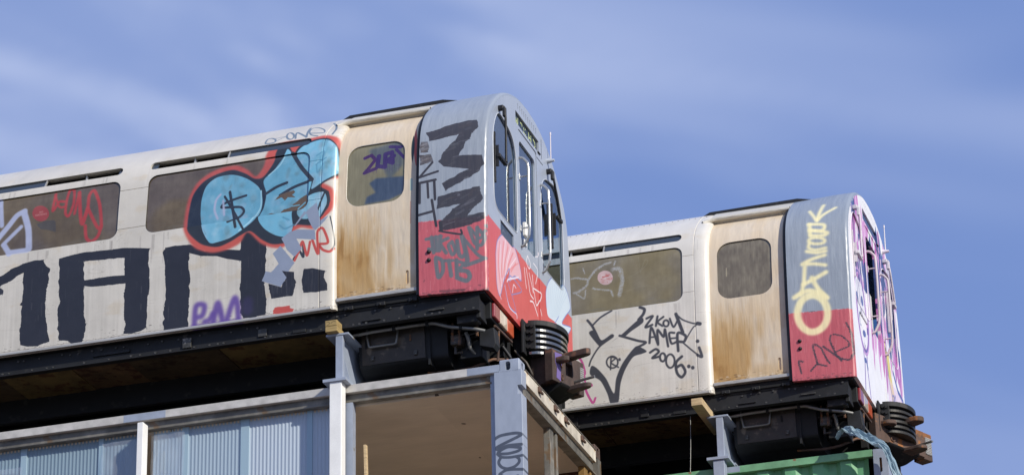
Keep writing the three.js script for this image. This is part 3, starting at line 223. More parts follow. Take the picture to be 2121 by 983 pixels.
// a door: cream paint with rusty run-off, x -0.8..0, y 0..2
function doorCanvas(seed) {
  const ppm = 512, w = Math.round(0.8 * ppm), h = 2 * ppm, c = canvas(w, h), x = c.getContext('2d'), r = rng(seed);
  x.fillStyle = '#dacab2'; x.fillRect(0, 0, w, h);
  weather(x, w, h, (i, j) => {
    const u = i / w, v = 1 - j / h, st = lerp(fbm(i * 0.022 + seed, j * 0.006 + seed, 2), fbm(i * 0.13 + seed, j * 0.005, 3), 0.08), st2 = fbm(i * 0.3 + seed * 2, j * 0.012, 3), bl = fbm(i * 0.012 + seed, j * 0.01 + 4, 4);
    const left = Math.max(1 - smooth(0.4, 0.68, u + (st - 0.5) * 0.6), 0.5 * smooth(0.16, 0.05, v + (st - 0.5) * 0.1)), low = smooth(0.5, 0.2, v + (st2 - 0.5) * 0.12), top = smooth(0.42, 0.66, bl) * 0.2;
    const k = clamp(left * low * (0.55 + 0.75 * st) + top * (0.4 + 0.5 * st) + smooth(0.62, 0.75, st) * low * 0.25), g = (vnoise(i * 0.8, j * 0.8) - 0.5) * 9 + (st2 - 0.5) * 5 + (bl - 0.5) * 14, dk = smooth(0.6, 0.78, st * 0.6 + bl * 0.5) * left * low * 34;
    return [-k * 34 + g - dk * 0.9, -k * 56 + g - dk, -k * 88 + g - dk];
  });
  for (let i = 0; i < 16; i++) { const a = r() * w * 0.8, b = h * (0.5 + r() * 0.35), l = h * (0.03 + r() * 0.14); x.strokeStyle = `rgba(122,74,26,${0.05 + r() * 0.14})`; x.lineWidth = 1 + r() * 2.5; x.beginPath(); x.moveTo(a, b); x.lineTo(a + (r() - 0.5) * 5, b + l); x.stroke(); }
  for (let i = 0; i < 120; i++) { x.fillStyle = `rgba(${r() < 0.5 ? '84,66,50' : '214,206,196'},${0.15 + r() * 0.35})`; x.beginPath(); x.ellipse(r() * w, h - ppm * (0.1 + r() * r() * 0.07), 2 + r() * 12, 1 + r() * 3, 0, 0, 7); x.fill(); }
  return [c, x, ppm, w, h];
}
// ---------------------------------------------------------------- plain materials
const std = (color, roughness = 0.6, metalness = 0, more = {}) => new THREE.MeshStandardMaterial({ color, roughness, metalness, ...more });
const lin = (r, g, b) => new THREE.Color().setRGB(r, g, b);
// a tiling grime texture: base colour with two scales of noise, patches and flecks of a second colour
function grimeTex(base, fleck, amount, seed, size = 512, cover = 0.62) {
  const c = canvas(size, size), x = c.getContext('2d'), r = rng(seed), b = new THREE.Color(base), f = new THREE.Color(fleck); x.fillStyle = '#' + b.getHexString(); x.fillRect(0, 0, size, size);
  const B = b.clone().convertLinearToSRGB(), F = f.clone().convertLinearToSRGB(), im = x.getImageData(0, 0, size, size), d = im.data;
  const per = (u, v, n) => { let s = 0, a = 0.5, t = 0; for (let k = 0; k < 4; k++) { const m = n << k, xi = u * m, yi = v * m, X = Math.floor(xi), Y = Math.floor(yi); let fx = xi - X, fy = yi - Y; fx = fx * fx * (3 - 2 * fx); fy = fy * fy * (3 - 2 * fy); const q = (p, o) => NT[(((p % m) + seed * 7 + k * 31) & 255) + ((((o % m) + seed * 13) & 255) << 8)]; s += a * ((q(X, Y) * (1 - fx) + q(X + 1, Y) * fx) * (1 - fy) + (q(X, Y + 1) * (1 - fx) + q(X + 1, Y + 1) * fx) * fy); t += a; a *= 0.55; } return s / t; };
  for (let j = 0; j < size; j++) for (let i = 0; i < size; i++) { const u = i / size, v = j / size, o = (j * size + i) * 4, n = per(u, v, 4), m = per(u, v, 16), k = smooth(cover, cover + 0.1, per(u, v, 7) * 0.6 + m * 0.4), s = 1 + (n - 0.5) * amount + (m - 0.5) * amount * 0.7 + (r() - 0.5) * 0.06; d[o] = clamp(lerp(B.r * s, F.r * s, k) * 255, 0, 255); d[o + 1] = clamp(lerp(B.g * s, F.g * s, k) * 255, 0, 255); d[o + 2] = clamp(lerp(B.b * s, F.b * s, k) * 255, 0, 255); }
  x.putImageData(im, 0, 0); return texOf(c, true, true);
}
const grime = (base, fleck, amount, seed, roughness = 0.6, metalness = 0, cover, more = {}) => std('#ffffff', roughness, metalness, { map: grimeTex(base, fleck, amount, seed, 512, cover), ...more });
const MAT = {
  soot: grime('#18191b', '#35322f', 0.8, 3, 0.66, 0, 0.64),
  dark: grime('#101112', '#242321', 0.7, 5, 0.75, 0, 0.66),
  rubber: std('#15161b', 0.55),
  galvdull: grime('#4a4946', '#77726a', 0.5, 63, 0.5, 0.3, 0.6),
  grease: grime('#3a332c', '#5c5246', 0.6, 65, 0.45, 0, 0.56),
  black: std('#0d0d0e', 0.8),
  cabin: grime('#5f8bb6', '#4f7aa4', 0.2, 67, 0.6, 0, 0.66),  // blue put into the cab lining to stand for sky reflected in the windscreens
  inside: grime('#77736b', '#5f5b54', 0.3, 61, 0.8, 0, 0.62),
  rust: grime('#5e4a40', '#8a5a34', 0.55, 9, 0.8, 0, 0.54),
  galv: grime('#8d8c88', '#6a665f', 0.3, 11, 0.42, 0.6, 0.6),
  steel: std('#c9c8c4', 0.25, 0.85),
  alu: grime('#b9b7b2', '#8d867c', 0.25, 13, 0.45, 0.3, 0.6),
  greypaint: grime('#9ba4b4', '#7b7468', 0.16, 15, 0.45, 0, 0.7),
  whitepost: grime('#f0efeb', '#b9b2a4', 0.08, 19, 0.45, 0, 0.72),
  rail: grime('#c2beb7', '#93826e', 0.3, 21, 0.55, 0.1, 0.7),
  railend: grime('#d2c9b8', '#9a6f42', 0.3, 23, 0.5, 0, 0.62),
  railworn: grime('#7a766d', '#6e5a44', 0.6, 25, 0.5, 0.1, 0.6),
  ply: grime('#9a8069', '#7d6450', 0.2, 27, 0.85, 0, 0.62),
  plydark: grime('#6d5236', '#4a2b1c', 0.5, 29, 0.85, 0, 0.55),
  timber: grime('#b59a6a', '#8f7444', 0.4, 31, 0.8, 0, 0.58),
  timber2: grime('#c4ad88', '#9d7f58', 0.3, 33, 0.8, 0, 0.6),
  green: grime('#68a578', '#7a6a48', 0.18, 35, 0.5, 0, 0.74),
  greenrail: grime('#74a87e', '#7f6044', 0.3, 37, 0.55, 0, 0.66),
  brick: grime('#7d5340', '#5e4438', 0.5, 39, 0.9, 0, 0.6),
  glass: new THREE.MeshPhysicalMaterial({ color: '#bcd2de', roughness: 0.02, transmission: 1, thickness: 0, ior: 1.72 }),
  vent: new THREE.MeshPhysicalMaterial({ color: '#3c434b', roughness: 0.18, clearcoat: 0.4, clearcoatRoughness: 0.1 }),
  lampred: new THREE.MeshPhysicalMaterial({ color: '#8e3238', roughness: 0.25, clearcoat: 0.6 }),
  lampclear: new THREE.MeshPhysicalMaterial({ color: '#c9b8a4', roughness: 0.2, clearcoat: 0.7 }),
  lamporange: new THREE.MeshPhysicalMaterial({ color: '#c4562e', roughness: 0.3, clearcoat: 0.5 }),
};

// ---------------------------------------------------------------- carriage profile
const ZC = -1.345;                                                  // centre line of a carriage; its near side is z = 0
const PROFILE = [[0, 1.345], [0.35, 1.347], [0.7, 1.345], [0.97, 1.333], [1.3, 1.308], [1.55, 1.27], [1.72, 1.19], [1.85, 1.07], [1.97, 0.92], [2.08, 0.74], [2.17, 0.52], [2.23, 0.28], [2.25, 0]];
// arc of points from (half width, y0) over to the crown, and the inward normals
const ARC = (() => { const c = new THREE.CatmullRomCurve3(PROFILE.map(([y, h]) => new THREE.Vector3(h, y, 0)), false, 'catmullrom', 0.5), o = []; for (let i = 0; i <= 72; i++) { const p = c.getPoint(i / 72); o.push([p.x, p.y]); } o[72] = [0, 2.25]; return o; })();
const halfAt = (y) => { for (let i = 1; i < ARC.length; i++) if (ARC[i][1] >= y) { const t = (y - ARC[i - 1][1]) / (ARC[i][1] - ARC[i - 1][1] || 1); return lerp(ARC[i - 1][0], ARC[i][0], t); } return 0; };
const NORM = ARC.map((p, i) => { const a = ARC[Math.max(0, i - 1)], b = ARC[Math.min(ARC.length - 1, i + 1)], dx = b[0] - a[0], dy = b[1] - a[1], l = Math.hypot(dx, dy); return i === ARC.length - 1 ? [0, -1] : [-dy / l, dx / l]; });
// arc between two heights, moved inward by d
function arcPart(y0, y1) { const o = []; const push = (y) => { const h = halfAt(y); let k = 1; while (k < ARC.length - 1 && ARC[k][1] < y) k++; o.push([h, y, ...NORM[k]]); }; push(y0); ARC.forEach((p, i) => { if (p[1] > y0 + 1e-3 && p[1] < y1 - 1e-3) o.push([p[0], p[1], ...NORM[i]]); }); if (y1 >= 2.25) o.push([0, 2.25, 0, -1]); else push(y1); return o; }
// solid shell lofted along x: sections [x, inset], over the whole arch (both sides) from y0 up, thickness t
function shell(sections, y0, t) {
  const A = arcPart(y0, 2.25), ring = (ins, k, up) => { const o = []; for (const p of A) o.push([ZC + p[0] * k + p[2] * ins, p[1] + p[3] * ins + up * smooth(1.5, 2.1, p[1])]); for (let i = A.length - 2; i >= 0; i--) { const p = A[i]; o.push([ZC - p[0] * k - p[2] * ins, p[1] + p[3] * ins + up * smooth(1.5, 2.1, p[1])]); } return o; };
  const P = [], quad = (a, b, c, d) => { P.push(...a, ...b, ...c, ...a, ...c, ...d); };
  const S2 = sections.map(([x, ins, k = 1, up = 0]) => ({ x, o: ring(ins, k, up), i: ring(Math.max(ins, 0) + t, k, up) })), n = S2[0].o.length;
  const v = (s, l, k) => [s.x, l[k][1], l[k][0]];
  for (let s = 0; s < S2.length - 1; s++) { const a = S2[s], b = S2[s + 1]; for (let k = 0; k < n - 1; k++) { quad(v(a, a.o, k), v(b, b.o, k), v(b, b.o, k + 1), v(a, a.o, k + 1)); quad(v(a, a.i, k + 1), v(b, b.i, k + 1), v(b, b.i, k), v(a, a.i, k)); } quad(v(a, a.i, 0), v(b, b.i, 0), v(b, b.o, 0), v(a, a.o, 0)); quad(v(a, a.o, n - 1), v(b, b.o, n - 1), v(b, b.i, n - 1), v(a, a.i, n - 1)); }
  const a = S2[0], b = S2[S2.length - 1]; for (let k = 0; k < n - 1; k++) { quad(v(a, a.o, k), v(a, a.o, k + 1), v(a, a.i, k + 1), v(a, a.i, k)); quad(v(b, b.i, k), v(b, b.i, k + 1), v(b, b.o, k + 1), v(b, b.o, k)); }
  const g = new THREE.BufferGeometry(); g.setAttribute('position', new THREE.BufferAttribute(new Float32Array(P), 3)); g.setAttribute('uv', new THREE.BufferAttribute(new Float32Array(P.length / 3 * 2), 2)); g.computeVertexNormals();
  return toCreasedNormals(g, 0.75);
}
// solid strip on one side (s = 1 near, -1 far) following the profile
function strip(x0, x1, y0, y1, ins, t, s = 1, nx = 1) {
  const A = arcPart(y0, y1), P = [], quad = (a, b, c, d) => { s > 0 ? P.push(...a, ...b, ...c, ...a, ...c, ...d) : P.push(...a, ...c, ...b, ...a, ...d, ...c); };
  const o = (k, x, d) => { const p = A[k]; return [x, p[1] + p[3] * d, ZC + s * (p[0] + p[2] * d)]; }, n = A.length;
  for (let q = 0; q < nx; q++) { const xa = lerp(x0, x1, q / nx), xb = lerp(x0, x1, (q + 1) / nx); for (let k = 0; k < n - 1; k++) { quad(o(k, xa, ins), o(k, xb, ins), o(k + 1, xb, ins), o(k + 1, xa, ins)); quad(o(k + 1, xa, ins + t), o(k + 1, xb, ins + t), o(k, xb, ins + t), o(k, xa, ins + t)); } quad(o(0, xa, ins + t), o(0, xb, ins + t), o(0, xb, ins), o(0, xa, ins)); quad(o(n - 1, xa, ins), o(n - 1, xb, ins), o(n - 1, xb, ins + t), o(n - 1, xa, ins + t)); }
  for (let k = 0; k < n - 1; k++) { quad(o(k, x0, ins), o(k + 1, x0, ins), o(k + 1, x0, ins + t), o(k, x0, ins + t)); quad(o(k, x1, ins + t), o(k + 1, x1, ins + t), o(k + 1, x1, ins), o(k, x1, ins)); }
  const g = new THREE.BufferGeometry(); g.setAttribute('position', new THREE.BufferAttribute(new Float32Array(P), 3)); g.setAttribute('uv', new THREE.BufferAttribute(new Float32Array(P.length / 3 * 2), 2)); g.computeVertexNormals();
  return toCreasedNormals(g, 0.5);
}
const through = (pts) => prism(pts, 'xy', -3.2, 0.4);                // a cutter across the whole carriage
const FX = 0.59, FC = -1.33;                                         // front face and its centre line

const WINDOWS = [[-4.36, -2.825], [-2.555, -1.02]], WY = [0.972, 1.556], VY = [1.632, 1.722];
const SHELL = {};
{
  const soft = [[-0.96, 0], [-0.912, 0], [-0.9085, 0.006], [-0.9025, 0.006], [-0.899, 0], [-0.85, 0.001], [-0.82, 0.005], [-0.797, 0.013], [-0.779, 0.025], [-0.768, 0.04], [-0.765, 0.056]];
  const cutters = [];
  for (const [a, b] of WINDOWS) { cutters.push(through(rrect(a, b, ...WY, 0.085))); cutters.push(through(rrect(a - 0.015, b - 0.015, ...VY, 0.044))); }
  for (const y of [1.443, 1.052]) cutters.push(bx(-2.83, -2.55, y - 0.0025, y + 0.0025, ZC + halfAt(y) - 0.008, 0.3), bx(-1.03, -0.905, y - 0.002, y + 0.002, ZC + halfAt(y) - 0.007, 0.3));
  SHELL.body = planarUV(cut(shell([[-4.5, 0], [-3.6, 0], [-2.7, 0], [-1.8, 0], ...soft], 0, 0.05), cutters), 'x', SX0, SX1, 0, SY1);
  SHELL.rear = metreUV(cut(shell([[-10.4, 0], [-8, 0], [-6, 0], [-4.506, 0]], 0, 0.05), [through(rrect(-6.2, -4.66, ...WY, 0.085)), through(rrect(-6.215, -4.675, ...VY, 0.044)), through(rrect(-9.6, -8.0, ...WY, 0.085))]), 2);
  SHELL.header = metreUV(shell([[-0.79, -0.004], [-0.4, -0.004], [-0.003, -0.004]], 1.925, 0.05), 2);
  const taper = (x) => 1 - 0.052 * x / 0.59, rim = [0, 15, 30, 45, 60, 75, 90].map((d) => [0.556 + 0.032 * Math.sin(d * RAD), 0.032 * (1 - Math.cos(d * RAD)), taper(0.556 + 0.032 * Math.sin(d * RAD)), 0.036]);
  SHELL.cab = planarUV(cut(shell([[0, -0.006], [0.2, -0.004, taper(0.2), 0.016], [0.4, -0.002, taper(0.4), 0.03], ...rim], 0, 0.04), [prism(rrect(0.07, 0.5, 0.78, 1.56, 0.05), 'xy', -3.2, -2)]), 'x', -0.05, 0.65, -0.05, 2.3);
  SHELL.door = planarUV(cut(strip(-0.8, -0.032, 0.1, 1.94, 0.052, 0.03), [prism(rrect(-0.688, -0.155, 0.945, 1.55, 0.125), 'xy', -0.6, 0.4), prism(rrect(-0.138, -0.112, 0.15, 0.275, 0.0125), 'xy', -0.064, 0.4)]), 'x', -0.8, 0, 0, 2);
  SHELL.farDoor = metreUV(strip(-0.8, -0.032, 0.1, 1.94, 0.052, 0.03, -1), 2);
  SHELL.seal = metreUV(strip(-0.032, 0.004, 0.02, 1.95, 0.012, 0.05), 1);
}
// the front: an arch with its openings
const arch = (ins, y0 = 0, q = 1, up = 0) => { const A = arcPart(y0, 2.25), o = []; for (const p of A) o.push([ZC + p[0] * q + p[2] * ins, p[1] + p[3] * ins + up * smooth(1.5, 2.1, p[1])]); for (let i = A.length - 2; i >= 0; i--) { const p = A[i]; o.push([ZC - p[0] * q - p[2] * ins, p[1] + p[3] * ins + up * smooth(1.5, 2.1, p[1])]); } return o; };
const mirrorZ = (l) => l.map(([z, y]) => [2 * FC - z, y]).reverse();
function roundPoly(pts, r, n = 5) { const o = [], m = pts.length; pts.forEach((p, i) => { const a = pts[(i + m - 1) % m], b = pts[(i + 1) % m], rr = p[2] ?? r, la = Math.hypot(a[0] - p[0], a[1] - p[1]), lb = Math.hypot(b[0] - p[0], b[1] - p[1]), k = Math.min(rr, la * 0.48, lb * 0.48), A = [p[0] + (a[0] - p[0]) * k / la, p[1] + (a[1] - p[1]) * k / la], B = [p[0] + (b[0] - p[0]) * k / lb, p[1] + (b[1] - p[1]) * k / lb]; for (let q = 0; q <= n; q++) { const t = q / n; o.push([(1 - t) * (1 - t) * A[0] + 2 * t * (1 - t) * p[0] + t * t * B[0], (1 - t) * (1 - t) * A[1] + 2 * t * (1 - t) * p[1] + t * t * B[1]]); } }); return o; }
const SCREEN = roundPoly([[-0.285, 0.87, 0.14], [-0.962, 0.87, 0.07], [-0.962, 1.78, 0.28], [-0.45, 1.86, 0.12], [-0.285, 1.62, 0.3]].reverse(), 0.1);
const FRONT = {
  screens: [SCREEN, mirrorZ(SCREEN)],
  door: rrect(-1.585, -1.035, 0.02, 1.945, 0.03),
  doorPane: rrect(-1.545, -1.072, 0.86, 1.845, 0.05),
  sign: rrect(-1.665, -0.965, 1.975, 2.092, 0.006),
  hatch: rrect(-0.83, -0.455, 0.678, 0.808, 0.006),
  vents: Array.from({ length: 10 }, (_, i) => rrect(-1.045 - i * 0.06 - 0.008, -1.045 - i * 0.06 + 0.008, 2.135, 2.192, 0.004)),
};
FRONT.panel = prism(arch(0.031, 0, 0.948, 0.036), 'zy', 0.555, FX, [...FRONT.screens, FRONT.door, FRONT.sign, FRONT.hatch, ...FRONT.vents]);
planarUV(FRONT.panel, 'z', -2.75, 0.1, -0.05, 2.35);
FRONT.doorLeaf = planarUV(prism(rrect(-1.578, -1.042, 0.027, 1.938, 0.025), 'zy', 0.553, 0.584, [FRONT.doorPane]), 'z', -2.75, 0.1, -0.05, 2.35);

function cabCanvas(items, seed, grey, red) {
  const ppm = 500, w = Math.round(0.7 * ppm), h = Math.round(2.35 * ppm), c = canvas(w, h), x = c.getContext('2d'), r = rng(seed), px = (m) => (m + 0.05) * ppm, py = (m) => h - (m + 0.05) * ppm;
  x.fillStyle = grey; x.fillRect(0, 0, w, h); x.fillStyle = red; x.beginPath(); x.moveTo(0, h); for (let i = 0; i <= w; i += 3) x.lineTo(i, py(0.68) + (vnoise(i * 0.15, seed) - 0.5) * 3.5); x.lineTo(w, h); x.fill();
  weather(x, w, h, (i, j) => { const u = i / ppm, v = j / ppm, f = (fbm(u * 4 + seed, v * 4, 4) - 0.5) * 14, st = (fbm(u * 70 + seed, v * 3, 3) - 0.5) * 9, g = (vnoise(i * 0.8, j * 0.8) - 0.5) * 6; return [f + st + g, f + st + g, f + st + g]; });
  for (let i = 0; i < 150; i++) { x.fillStyle = `rgba(${r() < 0.7 ? '226,176,178' : '120,52,60'},${0.08 + r() * 0.25})`; x.fillRect(px(r() * 0.6), py(0.68 - r() * 0.66), 0.8 + r() * 2, 3 + r() * 44); }
  for (let i = 0; i < 80; i++) { x.fillStyle = `rgba(${r() < 0.5 ? '196,200,206' : '104,110,118'},${0.06 + r() * 0.16})`; x.fillRect(px(r() * 0.62), py(0.7 + r() * 1.5), 0.8 + r() * 2.4, 4 + r() * 60); }
  for (let i = 0; i < 26; i++) { x.fillStyle = `rgba(236,226,222,${0.2 + r() * 0.5})`; x.fillRect(px(r() * 0.62), py(0.683 - r() * 0.008), 2 + r() * 9, 1 + r() * 2); }
  spray(x, items, px, py, ppm, seed + 3);
  // paint worn through along the corner
  for (let i = 0; i < 60; i++) { x.fillStyle = `rgba(224,214,206,${0.2 + r() * 0.5})`; x.fillRect(px(0.585 + r() * 0.012), py(r() * 0.68), 1 + r() * 3, 2 + r() * 16); }
  for (let i = 0; i < 90; i++) { x.fillStyle = `rgba(60,46,46,${0.12 + r() * 0.3})`; x.beginPath(); x.ellipse(px(r() * 0.6), py(r() * r() * 0.05), 1 + r() * 9, 1 + r() * 2, 0, 0, 7); x.fill(); }
  return texOf(c);
}
const FZ0 = -2.75, FZ1 = 0.1, FB = -0.05, FT = 2.35, FP = 500;
function frontCanvas(draw, seed) { const w = Math.round((FZ1 - FZ0) * FP), h = Math.round((FT - FB) * FP), c = canvas(w, h), x = c.getContext('2d'); draw(x, (z) => (z - FZ0) * FP, (y) => h - (y - FB) * FP, w, h, rng(seed)); return texOf(c); }

// ---------------------------------------------------------------- a carriage
function carriage(o) {
  const t = thing('train_carriage', o.label, 'train', o.at, 'graffitied underground carriages on containers');
  const M = o.mats;
  // body
  const body = part(t, 'body_shell', SHELL.body, M.side);
  part(t, 'rear_body_shell', SHELL.rear, M.plain);
  part(t, 'door_header', SHELL.header, M.plain);
  part(t, 'end_wall', prism(arch(0.06), 'zy', -10.4, -10.36), M.plain);
  part(t, 'floor', bx(-10.3, 0.52, 0.0, 0.05, -2.62, -0.07), MAT.dark);
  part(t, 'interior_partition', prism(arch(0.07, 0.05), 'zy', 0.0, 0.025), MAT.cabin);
  part(t, 'inner_lining', shell([[-10.3, 0.056], [-0.03, 0.056]], 1.76, 0.008), MAT.inside);
  part(t, 'inner_lining', strip(-10.3, -0.03, 0.05, 1.75, 0.09, 0.008, -1), MAT.inside);
  // sill strip along the foot of the body
  part(t, 'bottom_rail', [bx(-4.5, -0.8, -0.004, 0.02, -0.03, 0.006, 0.004), bx(-10.4, -4.506, -0.004, 0.02, -0.03, 0.006, 0.004)], MAT.alu);
  for (const [i, [a, b]] of WINDOWS.entries()) {
    const g = planarUV(strip(a - 0.02, b + 0.02, WY[0] - 0.02, WY[1] + 0.02, 0.013, 0.006), 'x', SX0, SX1, FY0, FY1);
    const w = part(t, 'window_pane', g, M.film);
    const f = []; const pts = rrect(a, b, ...WY, 0.085, 8); pts.push(pts[0]); f.push(new THREE.TubeGeometry(new THREE.CatmullRomCurve3(pts.map(([x, y]) => new THREE.Vector3(x, y, ZC + halfAt(y) - 0.006)), false, 'centripetal'), 160, 0.0055, 6)); part(w, 'window_rubber', f, MAT.rubber);
    // sliding ventilator: one half shut, one open
    const shut = i ? [-1.82, b - 0.015] : [a - 0.02, -3.6], vy = [VY[0] - 0.01, VY[1] + 0.01];
    const v = part(t, 'ventilator_glass', strip(shut[0], shut[1], ...vy, 0.016, 0.006), MAT.vent);
    const e = i ? shut[0] : shut[1]; part(v, 'ventilator_edge', strip(e - 0.006, e + 0.006, ...vy, 0.009, 0.014), MAT.alu);
    const mid = i ? -2.165 : -3.22; part(t, 'ventilator_bar', prism([[mid - 0.017, VY[0]], [mid + 0.017, VY[0]], [mid + 0.003, VY[1]], [mid - 0.003, VY[1]]], 'xy', ZC + 1.13, ZC + 1.16), MAT.alu);
    const lo = i ? a - 0.01 : b - 0.06, hi = i ? a + 0.05 : b; part(t, 'ventilator_end', strip(lo, hi, ...vy, 0.02, 0.01), MAT.vent);
  }
  part(t, 'window_pane', strip(-6.22, -4.64, WY[0] - 0.02, WY[1] + 0.02, 0.013, 0.006), M.filmPlain); part(t, 'ventilator_glass', strip(-6.23, -4.65, VY[0] - 0.01, VY[1] + 0.01, 0.016, 0.006), MAT.vent); part(t, 'window_pane', strip(-9.62, -7.98, WY[0] - 0.02, WY[1] + 0.02, 0.013, 0.006), M.filmPlain);
  for (const [a, b] of [...WINDOWS, [-6.2, -4.66], [-9.6, -8]]) part(t, 'window_pane', strip(a - 0.02, b + 0.02, WY[0] - 0.02, WY[1] + 0.02, 0.013, 0.006, -1), M.filmPlain);
  // door
  const door = part(t, 'door', SHELL.door, M.door);
  const dw = part(door, 'window_pane', planarUV(strip(-0.71, -0.135, 0.925, 1.57, 0.064, 0.006), 'x', -0.8, 0, 0.9, 1.6), M.doorGlass);
  { const pts = rrect(-0.688, -0.155, 0.945, 1.55, 0.125, 10); pts.push(pts[0]); part(door, 'window_rubber', new THREE.TubeGeometry(new THREE.CatmullRomCurve3(pts.map(([x, y]) => new THREE.Vector3(x, y, ZC + halfAt(y) - 0.058)), false, 'centripetal'), 120, 0.004, 6), o.second ? MAT.rubber : MAT.alu); }
  part(door, 'grip_recess', bx(-0.142, -0.108, 0.146, 0.279, -0.08, -0.066), MAT.black);
  if (!o.second) part(t, 'grab_pole', tube([[-0.68, 1.3, -0.16], [-0.62, 1.305, -0.16], [-0.592, 1.27, -0.16], [-0.588, 1.1, -0.16], [-0.588, 0.6, -0.15], [-0.588, 0.06, -0.15]], 0.011, 8, 40), std('#d9c9a0', 0.3, 0.6));
  part(t, 'door', SHELL.farDoor, M.plain);
  part(t, 'door_seal', SHELL.seal, MAT.rubber);
  part(t, 'door_seal', strip(-0.032, 0.004, 0.02, 1.95, 0.012, 0.05, -1), MAT.rubber);
  part(t, 'door_sill', bx(-0.765, -0.004, 0.068, 0.1, -0.12, -0.028, 0.004), MAT.alu);
  part(t, 'sill_beam', bx(-0.78, 0.55, -0.02, 0.068, -0.3, -0.085), MAT.dark);
  part(t, 'pillar_foot', bx(-0.83, -0.785, 0.0, 0.03, -0.08, -0.012, 0.01), MAT.alu);
  // rain gutter and the dark ledge of the roof over the door
  part(t, 'rain_gutter', [tube([[-0.86, 1.87, ZC + halfAt(1.87) - 0.01], [-0.8, 1.9, ZC + halfAt(1.9) - 0.004], [-0.74, 1.914, ZC + halfAt(1.914)], [-0.4, 1.917, ZC + halfAt(1.917)], [0.0, 1.917, ZC + halfAt(1.917)]], 0.021, 10, 40)], M.plain);
  part(t, 'roof_ledge', prism([[-0.99, 2.06], [-0.86, 2.125], [0.02, 2.135], [0.16, 2.105], [0.16, 2.06]], 'xy', ZC + 0.58, ZC + 0.72, [], 0.004), MAT.soot);
  // cab
  part(t, 'cab_shell', SHELL.cab, M.cab);
  for (const y of [0.392, 0.316]) part(t, 'bolt_head', (() => { const g = new THREE.SphereGeometry(0.0195, 14, 8, 0, Math.PI * 2, 0, Math.PI / 2); g.rotateX(Math.PI / 2); g.scale(1, 1, 1.25); g.translate(0.087, y, ZC + halfAt(y) - 0.007); return g; })(), MAT.rubber);
  const face = part(t, 'cab_front', FRONT.panel, M.front);
  FRONT.screens.forEach((s, i) => { const g = prism(s.map(([z, y]) => [lerp(i ? 2 * FC + 0.62 : -0.62, z, 1.01), y]), 'zy', 0.5725, 0.5745); const w = part(t, 'windscreen', g, M.screen ?? MAT.glass); const c = s.map(([z, y]) => new THREE.Vector3(FX - 0.002, y, z)); c.push(c[0].clone()); part(w, 'windscreen_frame', new THREE.TubeGeometry(new THREE.CatmullRomCurve3(c, false, 'centripetal'), 150, 0.0065, 6), M.frame); });
  part(t, 'side_window', bx(0.06, 0.51, 0.77, 1.57, -2.605, -2.6), MAT.glass);
  part(t, 'sign_panel', bx(0.56, 0.572, 1.97, 2.097, -1.67, -0.96), M.sign);
  part(t, 'sign_lip', bx(FX - 0.001, FX + 0.012, 1.966, 1.973, -1.69, -1.62), MAT.dark);
  part(t, 'roof_backing', bx(0.53, 0.545, 2.1, 2.21, -1.7, -0.96), MAT.inside);
  part(t, 'hatch', bx(0.55, 0.578, 0.672, 0.814, -0.836, -0.449), M.hatch);
  const leaf = part(t, 'cab_door', FRONT.doorLeaf, M.front);
  if (!o.second) part(leaf, 'window_pane', prism(rrect(-1.56, -1.06, 0.85, 1.855, 0.05), 'zy', 0.566, 0.568), MAT.glass);
  if (!o.second) part(leaf, 'lock_box', [bx(0.583, 0.615, 0.93, 1.06, -1.19, -1.12, 0.006), bx(0.583, 0.6, 0.85, 0.9, -1.2, -1.11, 0.006)], MAT.whitepost);
  if (o.second) part(leaf, 'inner_board', bx(0.545, 0.55, 0.86, 1.3, -1.35, -1.06), M.board);
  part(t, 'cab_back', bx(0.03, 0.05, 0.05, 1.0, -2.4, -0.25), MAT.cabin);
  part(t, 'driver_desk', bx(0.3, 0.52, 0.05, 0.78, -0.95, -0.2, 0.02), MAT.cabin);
  // handrails either side of the cab door
  for (const z of [-1.008, -1.628]) {
    const h = part(t, 'handrail', tube([[FX - 0.01, 1.66, z - 0.05], [FX + 0.03, 1.655, z - 0.052], [FX + 0.075, 1.6, z - 0.05], [FX + 0.082, 1.5, z - 0.045], [FX + 0.082, 0.98, z - 0.045], [FX + 0.07, 0.89, z - 0.05], [FX + 0.025, 0.81, z - 0.055], [FX - 0.01, 0.8, z - 0.055]], 0.0125, 10, 60), M.railing);
    for (const y of [1.47, 0.97]) part(h, 'bracket', [rod([FX, y, z - 0.045], [FX + 0.08, y, z - 0.045], 0.007), bx(FX - 0.002, FX + 0.006, y - 0.03, y + 0.03, z - 0.06, z - 0.03, 0.003)], M.railing);
  }
  // wipers
  for (const [i, z0] of [-0.46, -1.9].entries()) {
    const X = FX + 0.03, y1 = i ? 1.9 : 1.885, dz = i ? -0.27 : 0.14, bz = z0 + dz;
    const ys = i ? 1.5 : 1.35, w = part(t, 'wiper', [tube([[X + 0.02, y1, z0], [X + 0.035, y1 - 0.12, z0 + dz * 0.05 - 0.01], [X + 0.03, ys, i ? z0 - 0.2 : z0 - 0.005]], 0.011, 8, 24), tube([[X + 0.02, y1 - 0.04, z0 - 0.035], [X + 0.03, lerp(y1, ys, 0.55), z0 + dz * 0.3 - 0.05], [X + 0.025, ys, i ? z0 - 0.235 : z0 - 0.04]], 0.008, 8, 24)], M.wiper);
    part(w, 'pivot', [bx(FX - 0.005, X + 0.02, y1 - 0.028, y1 + 0.015, z0 - 0.035, z0 + 0.015, 0.01), bx(X + 0.008, X + 0.04, y1 - 0.1, y1 - 0.01, z0 - 0.024, z0 + 0.014, 0.01)], M.wiper);
    part(w, 'link', [bx(X - 0.005, X + 0.03, ys - 0.02, ys + 0.015, Math.min(bz, z0) - (i ? 0.02 : 0.05), Math.max(bz, z0) - (i ? 0.16 : -0.02), 0.006)], M.wiper);
